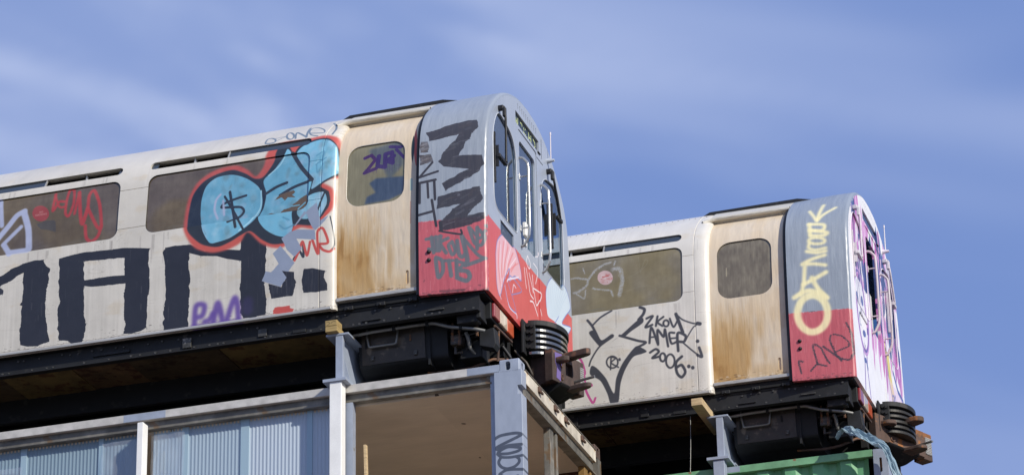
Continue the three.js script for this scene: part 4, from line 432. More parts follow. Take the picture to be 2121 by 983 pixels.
    const zb = i ? z0 - 0.12 : z0 + 0.14; part(w, 'blade', [bx(FX - 0.012, FX + 0.012, i ? 1.17 : 1.1, i ? 1.62 : 1.585, zb - 0.012, zb + 0.012, 0.004), bx(FX + 0.01, X + 0.01, i ? 1.3 : 1.25, i ? 1.52 : 1.45, zb - 0.006, zb + 0.006)], M.wiper);
  }
  const ae = part(t, 'aerial', [rod([FX + 0.035, 2.03, -1.93], [FX + 0.035, 2.28, -1.935], 0.0055), rod([FX + 0.035, 2.27, -1.935], [FX + 0.035, 2.3, -1.936], 0.008)], M.aerial);
  part(ae, 'aerial_bracket', (() => { const g = new THREE.CylinderGeometry(0.012, 0.026, 0.075, 12); g.rotateZ(-Math.PI / 2); g.translate(FX + 0.032, 2.01, -1.93); return g; })(), M.frame);
  part(t, 'front_seam', [bx(FX - 0.002, FX + 0.0015, 1.9, 1.906, -1.78, -1.59), bx(FX - 0.002, FX + 0.0015, 1.95, 2.15, -1.748, -1.742)], MAT.soot);
  underframe(t, o);
  return t;
}

function underframe(t, o) {
  const rr = rng(o.second ? 907 : 611), bolts = [];
  for (let i = 0; i < 70; i++) { const x = -4.6 + i * 0.073 + rr() * 0.03, y = rr() < 0.5 ? -0.03 - rr() * 0.02 : -0.14; const g = new THREE.CylinderGeometry(0.007 + rr() * 0.004, 0.008, 0.012, 6); g.rotateX(Math.PI / 2); g.translate(x, y, -0.09); bolts.push(g); }
  part(t, 'solebar_bolts', bolts, MAT.galvdull).userData.kind = 'stuff';
  for (const [x0, x1, y0, y1] of [[-3.05, -2.7, -0.1, -0.075], [-1.5, -1.42, -0.13, -0.06], [-1.18, -1.06, -0.145, -0.115], [-0.55, -0.38, -0.125, -0.112], [0.05, 0.19, -0.115, -0.102], [-2.2, -2.12, -0.14, -0.05]]) part(t, 'solebar_bracket', metreUV(bx(x0, x1, y0, y1, -0.1, -0.075 - rr() * 0.01, 0.003), 0.3), rr() < 0.4 ? MAT.galvdull : MAT.soot);
  // cable runs and hangers below the sill
  for (let k = 0; k < 3; k++) part(t, 'cable', tube(Array.from({ length: 12 }, (_, i) => [-0.7 + i * 0.1, -0.21 - k * 0.022 - Math.abs(Math.sin(i * 1.3 + k)) * 0.018, -0.36 - k * 0.03]), 0.009 + k * 0.002, 6, 60), k === 1 ? MAT.galvdull : MAT.rubber);
  for (const [x, l] of [[-0.6, 0.12], [-0.2, 0.1], [0.18, 0.16], [0.24, 0.2], [0.4, 0.14]]) part(t, 'hanger', metreUV(bx(x, x + 0.02, -0.17 - l, -0.16, -0.31, -0.295, 0.003), 0.3), rr() < 0.5 ? MAT.rust : MAT.soot);
  part(t, 'valve_box', [metreUV(bx(0.17, 0.27, -0.36, -0.27, -0.4, -0.3, 0.008), 0.3), rod([0.2, -0.36, -0.35], [0.2, -0.43, -0.35], 0.014), rod([0.2, -0.42, -0.35], [0.26, -0.42, -0.35], 0.01)], MAT.grease);
  part(t, 'air_pipe', tube([[-0.1, -0.5, -0.5], [0.15, -0.52, -0.5], [0.3, -0.5, -0.52], [0.45, -0.42, -0.6], [0.52, -0.36, -0.8]], 0.014, 8, 40), MAT.rust);
  part(t, 'hose', tube([[0.5, -0.26, -0.72], [0.56, -0.36, -0.74], [0.58, -0.46, -0.8], [0.56, -0.42, -0.92], [0.53, -0.3, -0.96]], 0.016, 8, 40), MAT.rubber);
  part(t, 'hose', tube([[0.52, -0.2, -1.0], [0.62, -0.32, -1.02], [0.66, -0.42, -1.06], [0.62, -0.46, -1.14]], 0.013, 8, 40), MAT.grease);
  // solebar with its turned-out lower lip
  part(t, 'solebar', [metreUV(bx(-10.4, 0.5, -0.165, -0.005, -0.13, -0.095)), metreUV(bx(-10.4, 0.5, -0.172, -0.16, -0.13, -0.06, 0.003))], MAT.soot);
  part(t, 'solebar', [metreUV(bx(-10.4, 0.5, -0.165, -0.005, -2.6, -2.57))], MAT.soot);
  part(t, 'skirt_beam', metreUV(bx(-10.4, 0.5, -0.34, -0.12, -0.79, -0.74)), MAT.dark);
  part(t, 'centre_beam', metreUV(bx(-10.4, 0.5, -0.36, -0.1, -1.5, -1.2)), MAT.dark);
  for (const x of [-6.2, -4.1, -2.0]) part(t, 'cross_beam', metreUV(bx(x, x + 0.14, -0.3, -0.13, -2.55, -0.75)), MAT.dark);
  // boards under the floor
  const edges = [-9.6, -8.4, -7.2, -6.0, -4.86, -3.98, -3.31, -2.78, -1.92, -0.86];
  edges.slice(0, -1).forEach((a, i) => part(t, 'floor_board', metreUV(bx(a + 0.003, edges[i + 1] - 0.003, -0.13 - (i % 2) * 0.006, -0.11, -0.735, -0.132), 0.9), o.boards[i % o.boards.length]));
  part(t, 'floor_board', metreUV(bx(-9.6, 0.5, -0.13, -0.11, -2.55, -0.8), 0.9), MAT.dark);
  for (const [k, x] of [-0.66, -0.37, -0.08].entries()) part(t, 'sill_bracket', [bx(x - 0.04, x + 0.04, -0.012, 0.024, -0.1, -0.055, 0.006), (() => { const g = new THREE.SphereGeometry(0.012, 8, 6); g.translate(x - 0.005, -0.002, -0.052); return g; })()], MAT.soot);
  // long conduit with clips
  const pipe = part(t, 'conduit', tube([[-0.78, -0.205, -0.2], [-0.5, -0.182, -0.2], [-0.1, -0.178, -0.2], [0.06, -0.182, -0.2], [0.2, -0.235, -0.2], [0.32, -0.262, -0.2], [0.43, -0.285, -0.21], [0.5, -0.3, -0.24]], 0.0165, 8, 60), MAT.galv);
  for (const x of [-0.3, 0.0, 0.3]) part(pipe, 'clip', bx(x - 0.014, x + 0.014, x > 0.2 ? -0.275 : -0.205, x > 0.2 ? -0.23 : -0.155, -0.222, -0.178, 0.004), MAT.soot);
  // equipment case with its carrying handle
  const box = part(t, 'equipment_case', metreUV(prism(roundPoly([[-0.3, -0.13, 0.01], [-0.33, -0.44, 0.03], [-0.44, -0.5, 0.04], [-1.05, -0.5, 0.05], [-1.05, -0.13, 0.01]], 0.05), 'zy', -0.66, 0.14)), MAT.soot);
  part(box, 'handle', tube([[-0.572, -0.13, -0.27], [-0.568, -0.2, -0.265], [-0.55, -0.285, -0.265], [-0.53, -0.292, -0.265], [-0.33, -0.292, -0.265], [-0.306, -0.285, -0.265], [-0.296, -0.22, -0.265], [-0.29, -0.13, -0.27]], 0.0105, 8, 60), MAT.galv);
  part(box, 'case_rib', [metreUV(bx(-0.03, -0.01, -0.505, -0.14, -1.0, -0.305))], MAT.soot); part(box, 'case_lid', metreUV(prism([[-0.296, -0.15], [-0.33, -0.43], [-0.336, -0.43], [-0.302, -0.15]].map(([z, y]) => [z + 0.008, y]), 'zy', -0.63, -0.06)), MAT.grease); for (const x of [-0.55, -0.16]) part(box, 'latch', bx(x, x + 0.03, -0.4, -0.36, -0.325, -0.3, 0.004), MAT.galvdull);
  part(t, 'relay_box', metreUV(bx(0.22, 0.42, -0.46, -0.3, -0.62, -0.4, 0.012)), MAT.soot);
  part(t, 'hose', tube([[0.3, -0.25, -0.33], [0.315, -0.3, -0.34], [0.325, -0.38, -0.37], [0.36, -0.43, -0.42]], 0.018, 8, 24), MAT.galv);
  part(t, 'junction_box', [metreUV(prism([[0.43, -0.27], [0.56, -0.25], [0.575, -0.4], [0.555, -0.44], [0.43, -0.4]], 'xy', -0.42, -0.3, [], 0.006))], MAT.soot);
  part(t, 'buffer_strut', [metreUV(bx(0.28, 0.47, -0.245, -0.165, -0.24, -0.14, 0.012)), metreUV(bx(0.46, 0.5, -0.22, -0.05, -0.3, -0.12, 0.008))], MAT.soot);
  // lamp cluster under the cab corner
  const lamp = part(t, 'lamp_cluster', [metreUV(bx(0.46, 0.55, -0.185, -0.03, -0.84, -0.26, 0.01))], MAT.soot);
  part(lamp, 'red_lens', bx(0.545, 0.578, -0.165, -0.035, -0.44, -0.28, 0.012), MAT.lampred);
  part(lamp, 'clear_lens', bx(0.545, 0.578, -0.165, -0.035, -0.64, -0.445, 0.012), MAT.lampclear);
  part(lamp, 'orange_lens', bx(0.545, 0.578, -0.165, -0.035, -0.82, -0.645, 0.012), MAT.lamporange);
  part(lamp, 'cable_plug', [rod([0.36, -0.06, -0.24], [0.46, -0.055, -0.25], 0.014), rod([0.38, -0.135, -0.24], [0.465, -0.13, -0.25], 0.015), rod([0.42, -0.06, -0.243], [0.45, -0.06, -0.25], 0.02), rod([0.42, -0.135, -0.243], [0.45, -0.135, -0.25], 0.02)], MAT.galv);
  part(lamp, 'cable', tube([[0.33, 0.0, -0.2], [0.35, -0.06, -0.2], [0.345, -0.12, -0.21], [0.36, -0.16, -0.22]], 0.013, 8, 20), MAT.rubber);
  part(t, 'lamp_bracket', [rod([0.56, -0.2, -0.8], [0.57, -0.24, -0.3], 0.011), rod([0.565, -0.24, -0.42], [0.54, -0.5, -0.46], 0.011)], MAT.rust);
  // headstock
  part(t, 'headstock', [metreUV(bx(0.44, 0.5, -0.42, 0.0, -2.5, -0.86)), metreUV(bx(0.1, 0.5, -0.62, -0.15, -1.15, -0.95))], MAT.dark);
  // stacked curved bumper plates in the middle of the front
  const drum = part(t, 'bumper_mount', [metreUV(bx(0.6, 0.618, -0.24, 0.07, -1.06, -0.955, 0.003)), metreUV(bx(0.5, 0.64, -0.2, 0.07, -1.68, -1.06)), metreUV(bx(0.618, 0.7, -0.19, 0.05, -1.075, -1.04, 0.004))], MAT.soot);
  for (const y of [-0.17, -0.1, -0.03, 0.03]) part(drum, 'bolt_head', [rod([0.64, y, -1.04], [0.64, y, -1.015], 0.018, 6), rod([0.675, y - 0.01, -1.04], [0.675, y - 0.01, -1.02], 0.014, 6)], MAT.soot);
  for (let k = 0; k < 6; k++) {
    const y = -0.235 + k * 0.053, pts = [], top = k === 5; for (let i = 0; i <= 30; i++) { const a = (-90 + 180 * i / 30) * RAD; pts.push([0.64 + (top ? 0.25 : 0.238) * Math.cos(a), -1.37 + (top ? 0.34 : 0.325) * Math.sin(a)]); }
    part(drum, 'bumper_plate', metreUV(prism(pts, 'xz', y, y + (top ? 0.05 : 0.03), [], 0.005)), top ? MAT.soot : o.plate);
    if (k < 5) part(drum, 'spacer', prism(pts.map(([x, z]) => [0.64 + (x - 0.64) * 0.9, -1.37 + (z + 1.37) * 0.9]), 'xz', y + 0.028, y + 0.055), MAT.rubber);
  }
  coupler(t, o);
}
function coupler(t, o) {
  // automatic coupler: drawbar, face plate, prongs
  const c = part(t, 'coupler', [metreUV(bx(0.08, 0.26, -0.17, 0.13, -0.3, 0.3, 0.012))], o.head); c.position.set(...o.hitch); c.rotation.y = o.swing; c.scale.set(1, o.tall, o.wide);
  const P = (n, g, m) => part(c, n, g, m);
  P('drawbar', metreUV(bx(-0.5, 0.25, -0.07, 0.07, -0.09, 0.09, 0.02)), MAT.dark);
  P('face_plate', [metreUV(cut(metreUV(bx(0.26, 0.345, -0.17, 0.15, -0.36, 0.36, 0.008)), [bx(0.3, 0.5, -0.06, 0.07, -0.16, 0.02)]))], o.head);
  P('upper_prong', [metreUV(prism(roundPoly([[0.25, 0.04], [0.25, -0.14], [0.56, -0.1], [0.59, -0.05], [0.56, 0.01]], 0.03), 'xz', 0.1, 0.165, [], 0.012))], o.head);
  P('lower_prong', [metreUV(prism(roundPoly([[0.2, 0.0], [0.2, -0.2], [0.53, -0.16], [0.57, -0.1], [0.53, -0.04]], 0.03), 'xz', -0.21, -0.165, [], 0.01))], o.head);
  P('side_prong', [metreUV(prism(roundPoly([[0.1, 0.3], [0.1, 0.12], [0.44, 0.16], [0.47, 0.22], [0.42, 0.28]], 0.03), 'xz', 0.02, 0.07, [], 0.01))], o.head);
  P('centre_pin', rod([0.33, -0.09, -0.2], [0.56, -0.09, -0.2], 0.014), MAT.galv);
  for (const [y, z] of [[0.02, 0.14], [-0.1, 0.12]]) P('socket', (() => { const g = new THREE.TorusGeometry(0.026, 0.009, 8, 18); g.rotateY(Math.PI / 2); g.translate(0.348, y, z); return g; })(), MAT.rust);
  P('contact_block', [metreUV(bx(0.2, 0.33, -0.18, 0.16, -0.5, -0.37, 0.01))], o.head);
  P('contact_grid', (() => { const l = [bx(0.331, 0.336, -0.11, 0.1, -0.48, -0.39)]; for (let i = 0; i < 5; i++) for (let k = 0; k < 10; k++) { const g = new THREE.CylinderGeometry(0.006, 0.006, 0.01, 6); g.rotateZ(Math.PI / 2); g.translate(0.338, -0.1 + k * 0.021, -0.47 + i * 0.018); l.push(g); } return l; })(), MAT.alu);
  if (!o.second) P('paint_patch', prism([[0.12, 0.13], [0.3, 0.12], [0.29, 0.02], [0.25, -0.03], [0.27, -0.13], [0.16, -0.15], [0.15, -0.02], [0.1, 0.05]], 'zy', 0.346, 0.3475), std('#74629c', 0.6));
  P('under_guard', [metreUV(prism(roundPoly([[-0.25, -0.1], [-0.15, -0.26], [0.2, -0.26], [0.36, -0.2], [0.38, -0.17], [0.1, -0.16]], 0.03), 'xy', -0.24, 0.2))], MAT.dark);
}
// ---------------------------------------------------------------- the setting below the frame
function structure(name, geo, mat) { const m = shade(new THREE.Mesh(geo, mat)); m.name = name; m.userData.kind = 'structure'; scene.add(m); return m; }
structure('ground', metreUV((() => { const g = new THREE.PlaneGeometry(3000, 3000); g.rotateX(-Math.PI / 2); return g; })(), 6), grime('#5c5a57', '#6c6a66', 0.25, 41, 0.95, 0, 0.6));
structure('roof_terrace', metreUV(bx(-14, 5, 0.01, BASE - 3.36, -9, 0.9), 1.5), MAT.brick);

// ---------------------------------------------------------------- paints and glass of the two carriages
const ripple = (() => { const c = canvas(512, 256), x = c.getContext('2d'); x.fillStyle = '#808080'; x.fillRect(0, 0, 512, 256); weather(x, 512, 256, (i, j) => { const t = (fbm(i * 0.035, j * 0.035, 3) - 0.5) * 170 + (fbm(i * 0.012 + 4, j * 0.05, 2) - 0.5) * 90; return [t, t, t]; }); return texOf(c, false); })();
const paint = (map, roughness = 0.42) => new THREE.MeshPhysicalMaterial({ map, roughness, clearcoat: 0.18, clearcoatRoughness: 0.28, bumpMap: ripple, bumpScale: 0.007 });
const plainSide = (() => { const c = canvas(1024, 1024), x = c.getContext('2d'); x.fillStyle = '#cbc6ba'; x.fillRect(0, 0, 1024, 1024); weather(x, 1024, 1024, (i, j) => { const t = (fbm(i * 0.006, j * 0.006, 4) - 0.5) * 18 + (fbm(i * 0.12, j * 0.004, 3) - 0.5) * 10 + (vnoise(i * 0.9, j * 0.9) - 0.5) * 7; return [t, t - 1, t - 3]; }); return texOf(c, true, true); })();
const film = (map) => new THREE.MeshPhysicalMaterial({ map, roughness: 0.12, transmission: 0.16, thickness: 0, clearcoat: 1, clearcoatRoughness: 0.03 });
const filmPlain = new THREE.MeshPhysicalMaterial({ color: '#6d6454', roughness: 0.15, transmission: 0.12, thickness: 0, clearcoat: 0.5, clearcoatRoughness: 0.05 });

function doorTex(seed, extra) { const [c, x, ppm, w, h] = doorCanvas(seed); if (extra) extra(x, (m) => (m + 0.8) * ppm, (m) => h - m * ppm, rng(seed)); return texOf(c); }
function doorGlassTex(draw, seed) { const ppm = 640, w = Math.round(0.8 * ppm), h = Math.round(0.7 * ppm), c = canvas(w, h), x = c.getContext('2d'); draw(x, (m) => (m + 0.8) * ppm, (m) => h - (m - 0.9) * ppm, rng(seed), ppm, w, h); return texOf(c); }

const smoking = (x, px, py, mx, my, rx, col) => { x.fillStyle = col; x.textAlign = 'center'; x.font = `${Math.round(0.026 * PPM)}px sans-serif`; x.save(); x.fillText('NO', px(mx), py(my + 0.006)); x.fillText('SMOKING', px(mx), py(my - 0.02)); x.restore(); };
const film1 = filmCanvas([...GRAF.side1.filter((k) => !['black', 'tag'].includes(k[1])), ...GRAF.film1], 11, '#675a4b', (x, px, py, r) => { const k = GRAF.side1.find((q) => q[1] === 'nosmoke')[2]; let a = 0, b = 0; for (let i = 0; i < k.length; i += 2) { a += k[i]; b += k[i + 1]; } smoking(x, px, py, a / k.length * 2, b / k.length * 2, 0, 'rgba(222,170,160,0.85)'); });
const film2 = filmCanvas(GRAF.side2, 12, '#857b62', (x, px, py, r) => { const k = GRAF.side2.find((q) => q[1] === 'sticker')[2]; let a = 0, b = 0; for (let i = 0; i < k.length; i += 2) { a += k[i]; b += k[i + 1]; } a = a / k.length * 2; b = b / k.length * 2; for (let i = 0; i < 46; i++) { x.fillStyle = `rgba(${r() < 0.5 ? '200,120,110' : '232,222,218'},${0.2 + r() * 0.4})`; x.fillRect(px(a + (r() - 0.5) * 0.1), py(b + (r() - 0.5) * 0.09), 3 + r() * 12, 2 + r() * 9); } x.fillStyle = 'rgba(190,80,70,0.7)'; x.fillRect(px(a - 0.035), py(b + 0.02), 34, 6); });

const front1 = frontCanvas((x, px, py, w, h, r) => {
  x.fillStyle = '#a3abb8'; x.fillRect(0, 0, w, h); x.fillStyle = '#cf5350'; x.fillRect(0, py(0.705), w, h);
  weather(x, w, h, (i, j) => { const t = (fbm(i * 0.01, j * 0.01, 4) - 0.5) * 12 + (fbm(i * 0.16, j * 0.008, 3) - 0.5) * 7 + (vnoise(i * 0.8, j * 0.8) - 0.5) * 5; return [t, t, t]; });
  for (let i = 0; i < 30; i++) { x.fillStyle = `rgba(240,180,170,${0.1 + r() * 0.25})`; x.fillRect(r() * w, py(r() * 0.7), 1 + r() * 2, 3 + r() * 20); }
  spray(x, GRAF.front1.slice(0, 1), px, py, FP, 61); spray(x, GRAF.front1b.slice(0, 9), px, py, FP, 62); spray(x, GRAF.front1.slice(1), px, py, FP, 61); spray(x, GRAF.front1b.slice(9), px, py, FP, 63);
  for (let i = 0; i < 80; i++) { x.fillStyle = `rgba(120,70,40,${0.1 + r() * 0.35})`; x.beginPath(); x.ellipse(r() * w, py(r() * r() * 0.06), 1 + r() * 5, 1 + r() * 2, 0, 0, 7); x.fill(); }
}, 5);
// second carriage: white throw-up with pink and navy flames
const front2 = frontCanvas((x, px, py, w, h, r) => {
  x.fillStyle = '#f0eeee'; x.fillRect(0, 0, w, h);
  const flame = (z, y, l, wd, col) => { x.fillStyle = col; x.beginPath(); x.moveTo(px(z), py(y)); x.quadraticCurveTo(px(z + wd), py(y - l * 0.5), px(z + (r() - 0.5) * wd), py(y - l)); x.quadraticCurveTo(px(z - wd), py(y - l * 0.5), px(z), py(y)); x.fill(); };
  for (let i = 0; i < 120; i++) { const z = lerp(-2.5, -0.36, r()), y = 0.9 + r() * 1.35; x.filter = 'blur(1.5px)'; flame(z, y, 0.2 + r() * 0.4, 0.06 + r() * 0.12, ['#cf86c0', '#dda6d2', '#b970b0'][Math.floor(r() * 3)]); }
  x.filter = 'none';
  for (let i = 0; i < 58; i++) flame(lerp(-2.45, -0.4, r()), 1.15 + r() * 1.05, 0.22 + r() * 0.35, 0.05 + r() * 0.1, ['#3c4c82', '#4a5a94', '#2f4278'][Math.floor(r() * 3)]);
  for (let i = 0; i < 30; i++) { x.strokeStyle = '#e9c6e2'; x.lineWidth = 8 + r() * 12; const z = lerp(-2.45, -0.3, r()), y = 1 + r() * 1.2; x.beginPath(); x.moveTo(px(z), py(y)); x.lineTo(px(z + (r() - 0.5) * 0.08), py(y - 0.15 - r() * 0.3)); x.stroke(); }
  x.fillStyle = 'rgba(240,238,240,0.96)'; x.fillRect(px(-1.0), py(1.18), px(0.1) - px(-1.0), py(-0.1) - py(1.18)); x.fillRect(px(-0.3), py(2.3), px(0.1) - px(-0.3), py(0) - py(2.3));
  const line = (pts, col, lw) => { x.strokeStyle = col; x.lineWidth = lw * 2; x.lineCap = 'round'; x.beginPath(); pts.forEach(([z, y], i) => i ? x.lineTo(px(z), py(y)) : x.moveTo(px(z), py(y))); x.stroke(); };
  const oval = (z, y, a, b, col, lw) => { x.strokeStyle = col; x.lineWidth = lw * 2.2; x.beginPath(); x.ellipse(px(z), py(y), a * FP, b * FP, 0, 0, 7); x.stroke(); };
  oval(-0.6, 0.86, 0.26, 0.42, '#c79bd0', 16); oval(-0.6, 0.86, 0.25, 0.41, '#6a5aa0', 6);
  x.fillStyle = '#52619c'; for (const [z, y, a, b] of [[-0.47, 0.95, 0.05, 0.06], [-0.7, 1.0, 0.06, 0.05], [-0.62, 0.63, 0.08, 0.035], [-0.46, 0.72, 0.03, 0.07]]) { x.beginPath(); x.ellipse(px(z), py(y), a * FP, b * FP, 0.3, 0, 7); x.fill(); }
  line([[-0.5, 0.95], [-0.68, 0.7]], '#5a5070', 3); line([[-0.58, 0.52], [-0.64, 0.44]], '#5a5070', 3); line([[-0.64, 0.52], [-0.58, 0.44]], '#5a5070', 3);
  for (let i = 0; i < 18; i++) { x.fillStyle = 'rgba(120,120,125,0.6)'; x.fillRect(px(-0.5 - r() * 0.2), py(1.1 + r() * 0.12), 2, 9); }
  line([[-0.52, 0.42], [-0.55, 0.3], [-0.5, 0.02]], '#7a5aa8', 8); line([[-0.68, 0.42], [-0.66, 0.3], [-0.74, 0.02]], '#7a5aa8', 8); line([[-0.55, 0.33], [-0.62, 0.36], [-0.68, 0.3]], '#52619c', 12);
  line([[-1.75, 0.9], [-1.85, 0.62], [-1.95, 0.45]], '#e2cf6a', 46); line([[-1.7, 0.9], [-1.8, 0.55], [-1.98, 0.4], [-2.05, 0.5]], '#52619c', 7); line([[-2.05, 0.75], [-2.25, 0.62], [-2.5, 0.6]], '#52619c', 14);
  for (let i = 0; i < 26; i++) { const z = lerp(-2.4, -0.42, r()), y = 1.1 + r(), e = r() * 0.25; line([[z, y], [z - 0.06 + r() * 0.12, y - 0.1 - e * 0.5], [z + (r() - 0.5) * 0.14, y - 0.2 - e]], ['#4a3272', '#2f3a6a', '#6a3a80'][Math.floor(r() * 3)], 2 + r() * 4); }
  x.fillStyle = 'rgba(226,190,220,0.5)'; x.fillRect(px(-2.6), py(0.6), px(-1.7) - px(-2.6), py(0) - py(0.6));
  for (let i = 0; i < 6; i++) oval(-1.75 - r() * 0.7, 0.1 + r() * 0.35, 0.03 + r() * 0.03, 0.06 + r() * 0.05, '#6f70ad', 5);
  weather(x, w, h, (i, j) => { const t = (fbm(i * 0.02, j * 0.02, 4) - 0.5) * 12 + (vnoise(i * 0.6, j * 0.6) - 0.5) * 6; return [t, t, t]; });
}, 6);

const signTex = (() => { const c = canvas(700, 120), x = c.getContext('2d'), r = rng(8); x.fillStyle = '#26323c'; x.fillRect(0, 0, 700, 120); x.strokeStyle = '#d6e08e'; x.lineWidth = 15; x.lineCap = 'butt'; const L = (...p) => { x.beginPath(); for (let i = 0; i < p.length; i += 2) i ? x.lineTo(700 - p[i], p[i + 1]) : x.moveTo(700 - p[i], p[i + 1]); x.stroke(); };
  L(70, 110, 75, 50, 125, 112, 128, 20); L(205, 30, 250, 28, 255, 50); L(300, 36, 318, 62); L(345, 34, 360, 34); L(292, 84, 330, 90, 338, 108); L(362, 76, 370, 108); L(402, 84, 404, 108); L(455, 16, 458, 112); L(455, 62, 520, 58); L(520, 20, 522, 100); L(590, 24, 640, 40, 650, 70, 625, 100, 585, 106);
  for (let i = 0; i < 60; i++) { x.fillStyle = `rgba(38,50,60,${0.3 + r() * 0.6})`; x.fillRect(r() * 700, r() * 120, 4 + r() * 22, 2 + r() * 6); } return texOf(c); })();
const signGeoUV = new THREE.MeshStandardMaterial({ map: signTex, roughness: 0.35 });

const common = { plain: paint(plainSide, 0.45), filmPlain };
const hatchMat = grime('#3e4c60', '#56616f', 0.4, 43, 0.4, 0, 0.6);
const cab1 = { ...common, side: paint(sideCanvas(GRAF.side1, 101, '#cfc9bd')), film: film(film1), screen: null, frame: std('#b4bac4', 0.3), railing: MAT.steel, wiper: grime('#232325', '#6a6663', 0.5, 45, 0.5, 0.2, 0.66), aerial: std('#d8cfd3', 0.5), front: paint(front1, 0.38), sign: signGeoUV, hatch: hatchMat,
  cab: paint(cabCanvas(GRAF.cab1, 31, '#929aa5', '#ba5a62'), 0.36),
  door: paint(doorTex(201, (x, px, py) => { // the red and dark outline of the piece wraps round the door edge
    x.fillStyle = '#c2574b'; x.beginPath(); x.moveTo(px(-0.075), py(1.66)); x.quadraticCurveTo(px(-0.03), py(1.5), px(-0.032), py(1.26)); x.lineTo(px(-0.05), py(1.26)); x.quadraticCurveTo(px(-0.085), py(1.4), px(-0.075), py(1.66)); x.fill();
    x.fillStyle = '#2f3a3c'; x.beginPath(); x.moveTo(px(-0.085), py(1.58)); x.quadraticCurveTo(px(-0.05), py(1.46), px(-0.085), py(1.29)); x.quadraticCurveTo(px(-0.11), py(1.44), px(-0.085), py(1.58)); x.fill();
    x.fillStyle = 'rgba(110,165,170,0.5)'; x.fillRect(px(-0.1), py(1.14), 12, 60); x.fillStyle = 'rgba(180,90,80,0.6)'; x.fillRect(px(-0.095), py(0.92), 4, 110);
  }), 0.5),
  doorGlass: new THREE.MeshPhysicalMaterial({ roughness: 0.1, transmission: 0.48, thickness: 0, clearcoat: 0.5, map: doorGlassTex((x, px, py, r, ppm, w, h) => {
    x.fillStyle = '#aaa383'; x.fillRect(0, 0, w, h); const blob = (pts, col, bl) => { x.save(); x.filter = `blur(${bl}px)`; x.fillStyle = col; x.beginPath(); pts.forEach(([a, b], i) => i ? x.lineTo(px(a), py(b)) : x.moveTo(px(a), py(b))); x.fill(); x.restore(); };
    blob([[-0.48, 1.16], [-0.42, 1.2], [-0.16, 1.18], [-0.16, 1.02], [-0.3, 0.97], [-0.52, 0.96], [-0.5, 1.03], [-0.42, 1.06]], 'rgba(78,100,140,0.8)', 5); blob([[-0.5, 1.5], [-0.2, 1.55], [-0.17, 1.3], [-0.3, 1.16], [-0.36, 1.3], [-0.46, 1.4]], 'rgba(92,110,136,0.6)', 8);
    const st = (pts, lw, col) => { x.strokeStyle = col; x.lineWidth = lw * ppm; x.lineCap = 'round'; x.lineJoin = 'round'; x.beginPath(); pts.forEach(([a, b], i) => i ? x.lineTo(px(a), py(b)) : x.moveTo(px(a), py(b))); x.stroke(); };
    st([[-0.53, 1.42], [-0.47, 1.44], [-0.43, 1.39], [-0.5, 1.3], [-0.53, 1.27], [-0.42, 1.3]], 0.032, '#64407e'); st([[-0.4, 1.42], [-0.41, 1.32], [-0.34, 1.3], [-0.34, 1.43], [-0.28, 1.44], [-0.27, 1.33], [-0.33, 1.36], [-0.26, 1.4]], 0.04, '#584285'); st([[-0.3, 1.5], [-0.2, 1.48], [-0.16, 1.5]], 0.03, '#584285'); st([[-0.24, 1.46], [-0.16, 1.36]], 0.028, '#584285');
    for (let i = 0; i < 36; i++) { x.fillStyle = `rgba(90,66,134,${0.2 + r() * 0.4})`; x.fillRect(px(-0.53 + r() * 0.35), py(1.31), 1.5, 6 + r() * 46); }
    weather(x, w, h, (i, j) => { const t = (fbm(i * 0.06, j * 0.015, 4) - 0.5) * 26 + (fbm(i * 0.3, j * 0.01, 2) - 0.5) * 14; return [t, t, t * 0.9]; });
  }, 9) }) };
delete cab1.screen;
const dirtyScreen = new THREE.MeshPhysicalMaterial({ map: front2, roughness: 0.3 });
const cab2 = { ...common, side: paint(sideCanvas(GRAF.side2, 303, '#d9d4ca')), film: film(film2), frame: std('#d9cfdb', 0.5), railing: grime('#cfc6c8', '#8f8a8c', 0.2, 47, 0.5, 0, 0.6), wiper: grime('#cdc6cc', '#8a8588', 0.25, 49, 0.55, 0, 0.6), aerial: std('#ddd8dc', 0.5), front: paint(front2, 0.45), sign: std('#44567e', 0.5), hatch: std('#efedee', 0.5), board: std('#c9c7c2', 0.7),
  screen: dirtyScreen, cab: paint(cabCanvas(GRAF.cab2, 33, '#8d96a2', '#ba5a62'), 0.38), door: paint(doorTex(207), 0.5),
  doorGlass: new THREE.MeshPhysicalMaterial({ roughness: 0.2, transmission: 0.1, thickness: 0, clearcoat: 0.35, map: doorGlassTex((x, px, py, r, ppm, w, h) => {
    x.fillStyle = '#7c7362'; x.fillRect(0, 0, w, h); weather(x, w, h, (i, j) => { const t = (fbm(i * 0.05 + 7, j * 0.02, 4) - 0.5) * 40 + (fbm(i * 0.22, j * 0.012, 3) - 0.5) * 20 + (fbm(i * 0.02, j * 0.02 + 5, 3) - 0.5) * 20; return [t, t, t * 0.85]; });
    x.fillStyle = 'rgba(206,194,160,0.75)'; x.fillRect(px(-0.605), py(1.28), 4, 60);
  }, 10) }) };
// paint of the front carries on over the second carriage's windscreens
const T2 = [2.388, 0.248, -3.726];
const t1 = carriage({ label: 'near carriage with blue dollar-sign bubble graffiti and huge black letters', at: [0, BASE, 0], mats: cab1, swing: -0.32, hitch: [0.585, -0.335, -1.36], tall: 0.92, wide: 0.58, boards: [MAT.plydark, grime('#54422c', '#3c2618', 0.5, 51, 0.9, 0, 0.55), grime('#7a6238', '#5c3c20', 0.45, 53, 0.9, 0, 0.58)], head: grime('#4a3c36', '#6e5040', 0.6, 55, 0.75, 0, 0.58), plate: std('#8a8a88', 0.22, 0.9) });
const t2 = carriage({ second: true, label: 'further carriage with a white and pink painted front', at: [T2[0], BASE + T2[1], T2[2]], mats: cab2, swing: -0.44, hitch: [0.44, -0.19, -1.4], tall: 0.82, wide: 1.08, boards: [MAT.plydark], head: MAT.rust, plate: std('#35332f', 0.5, 0.3) });
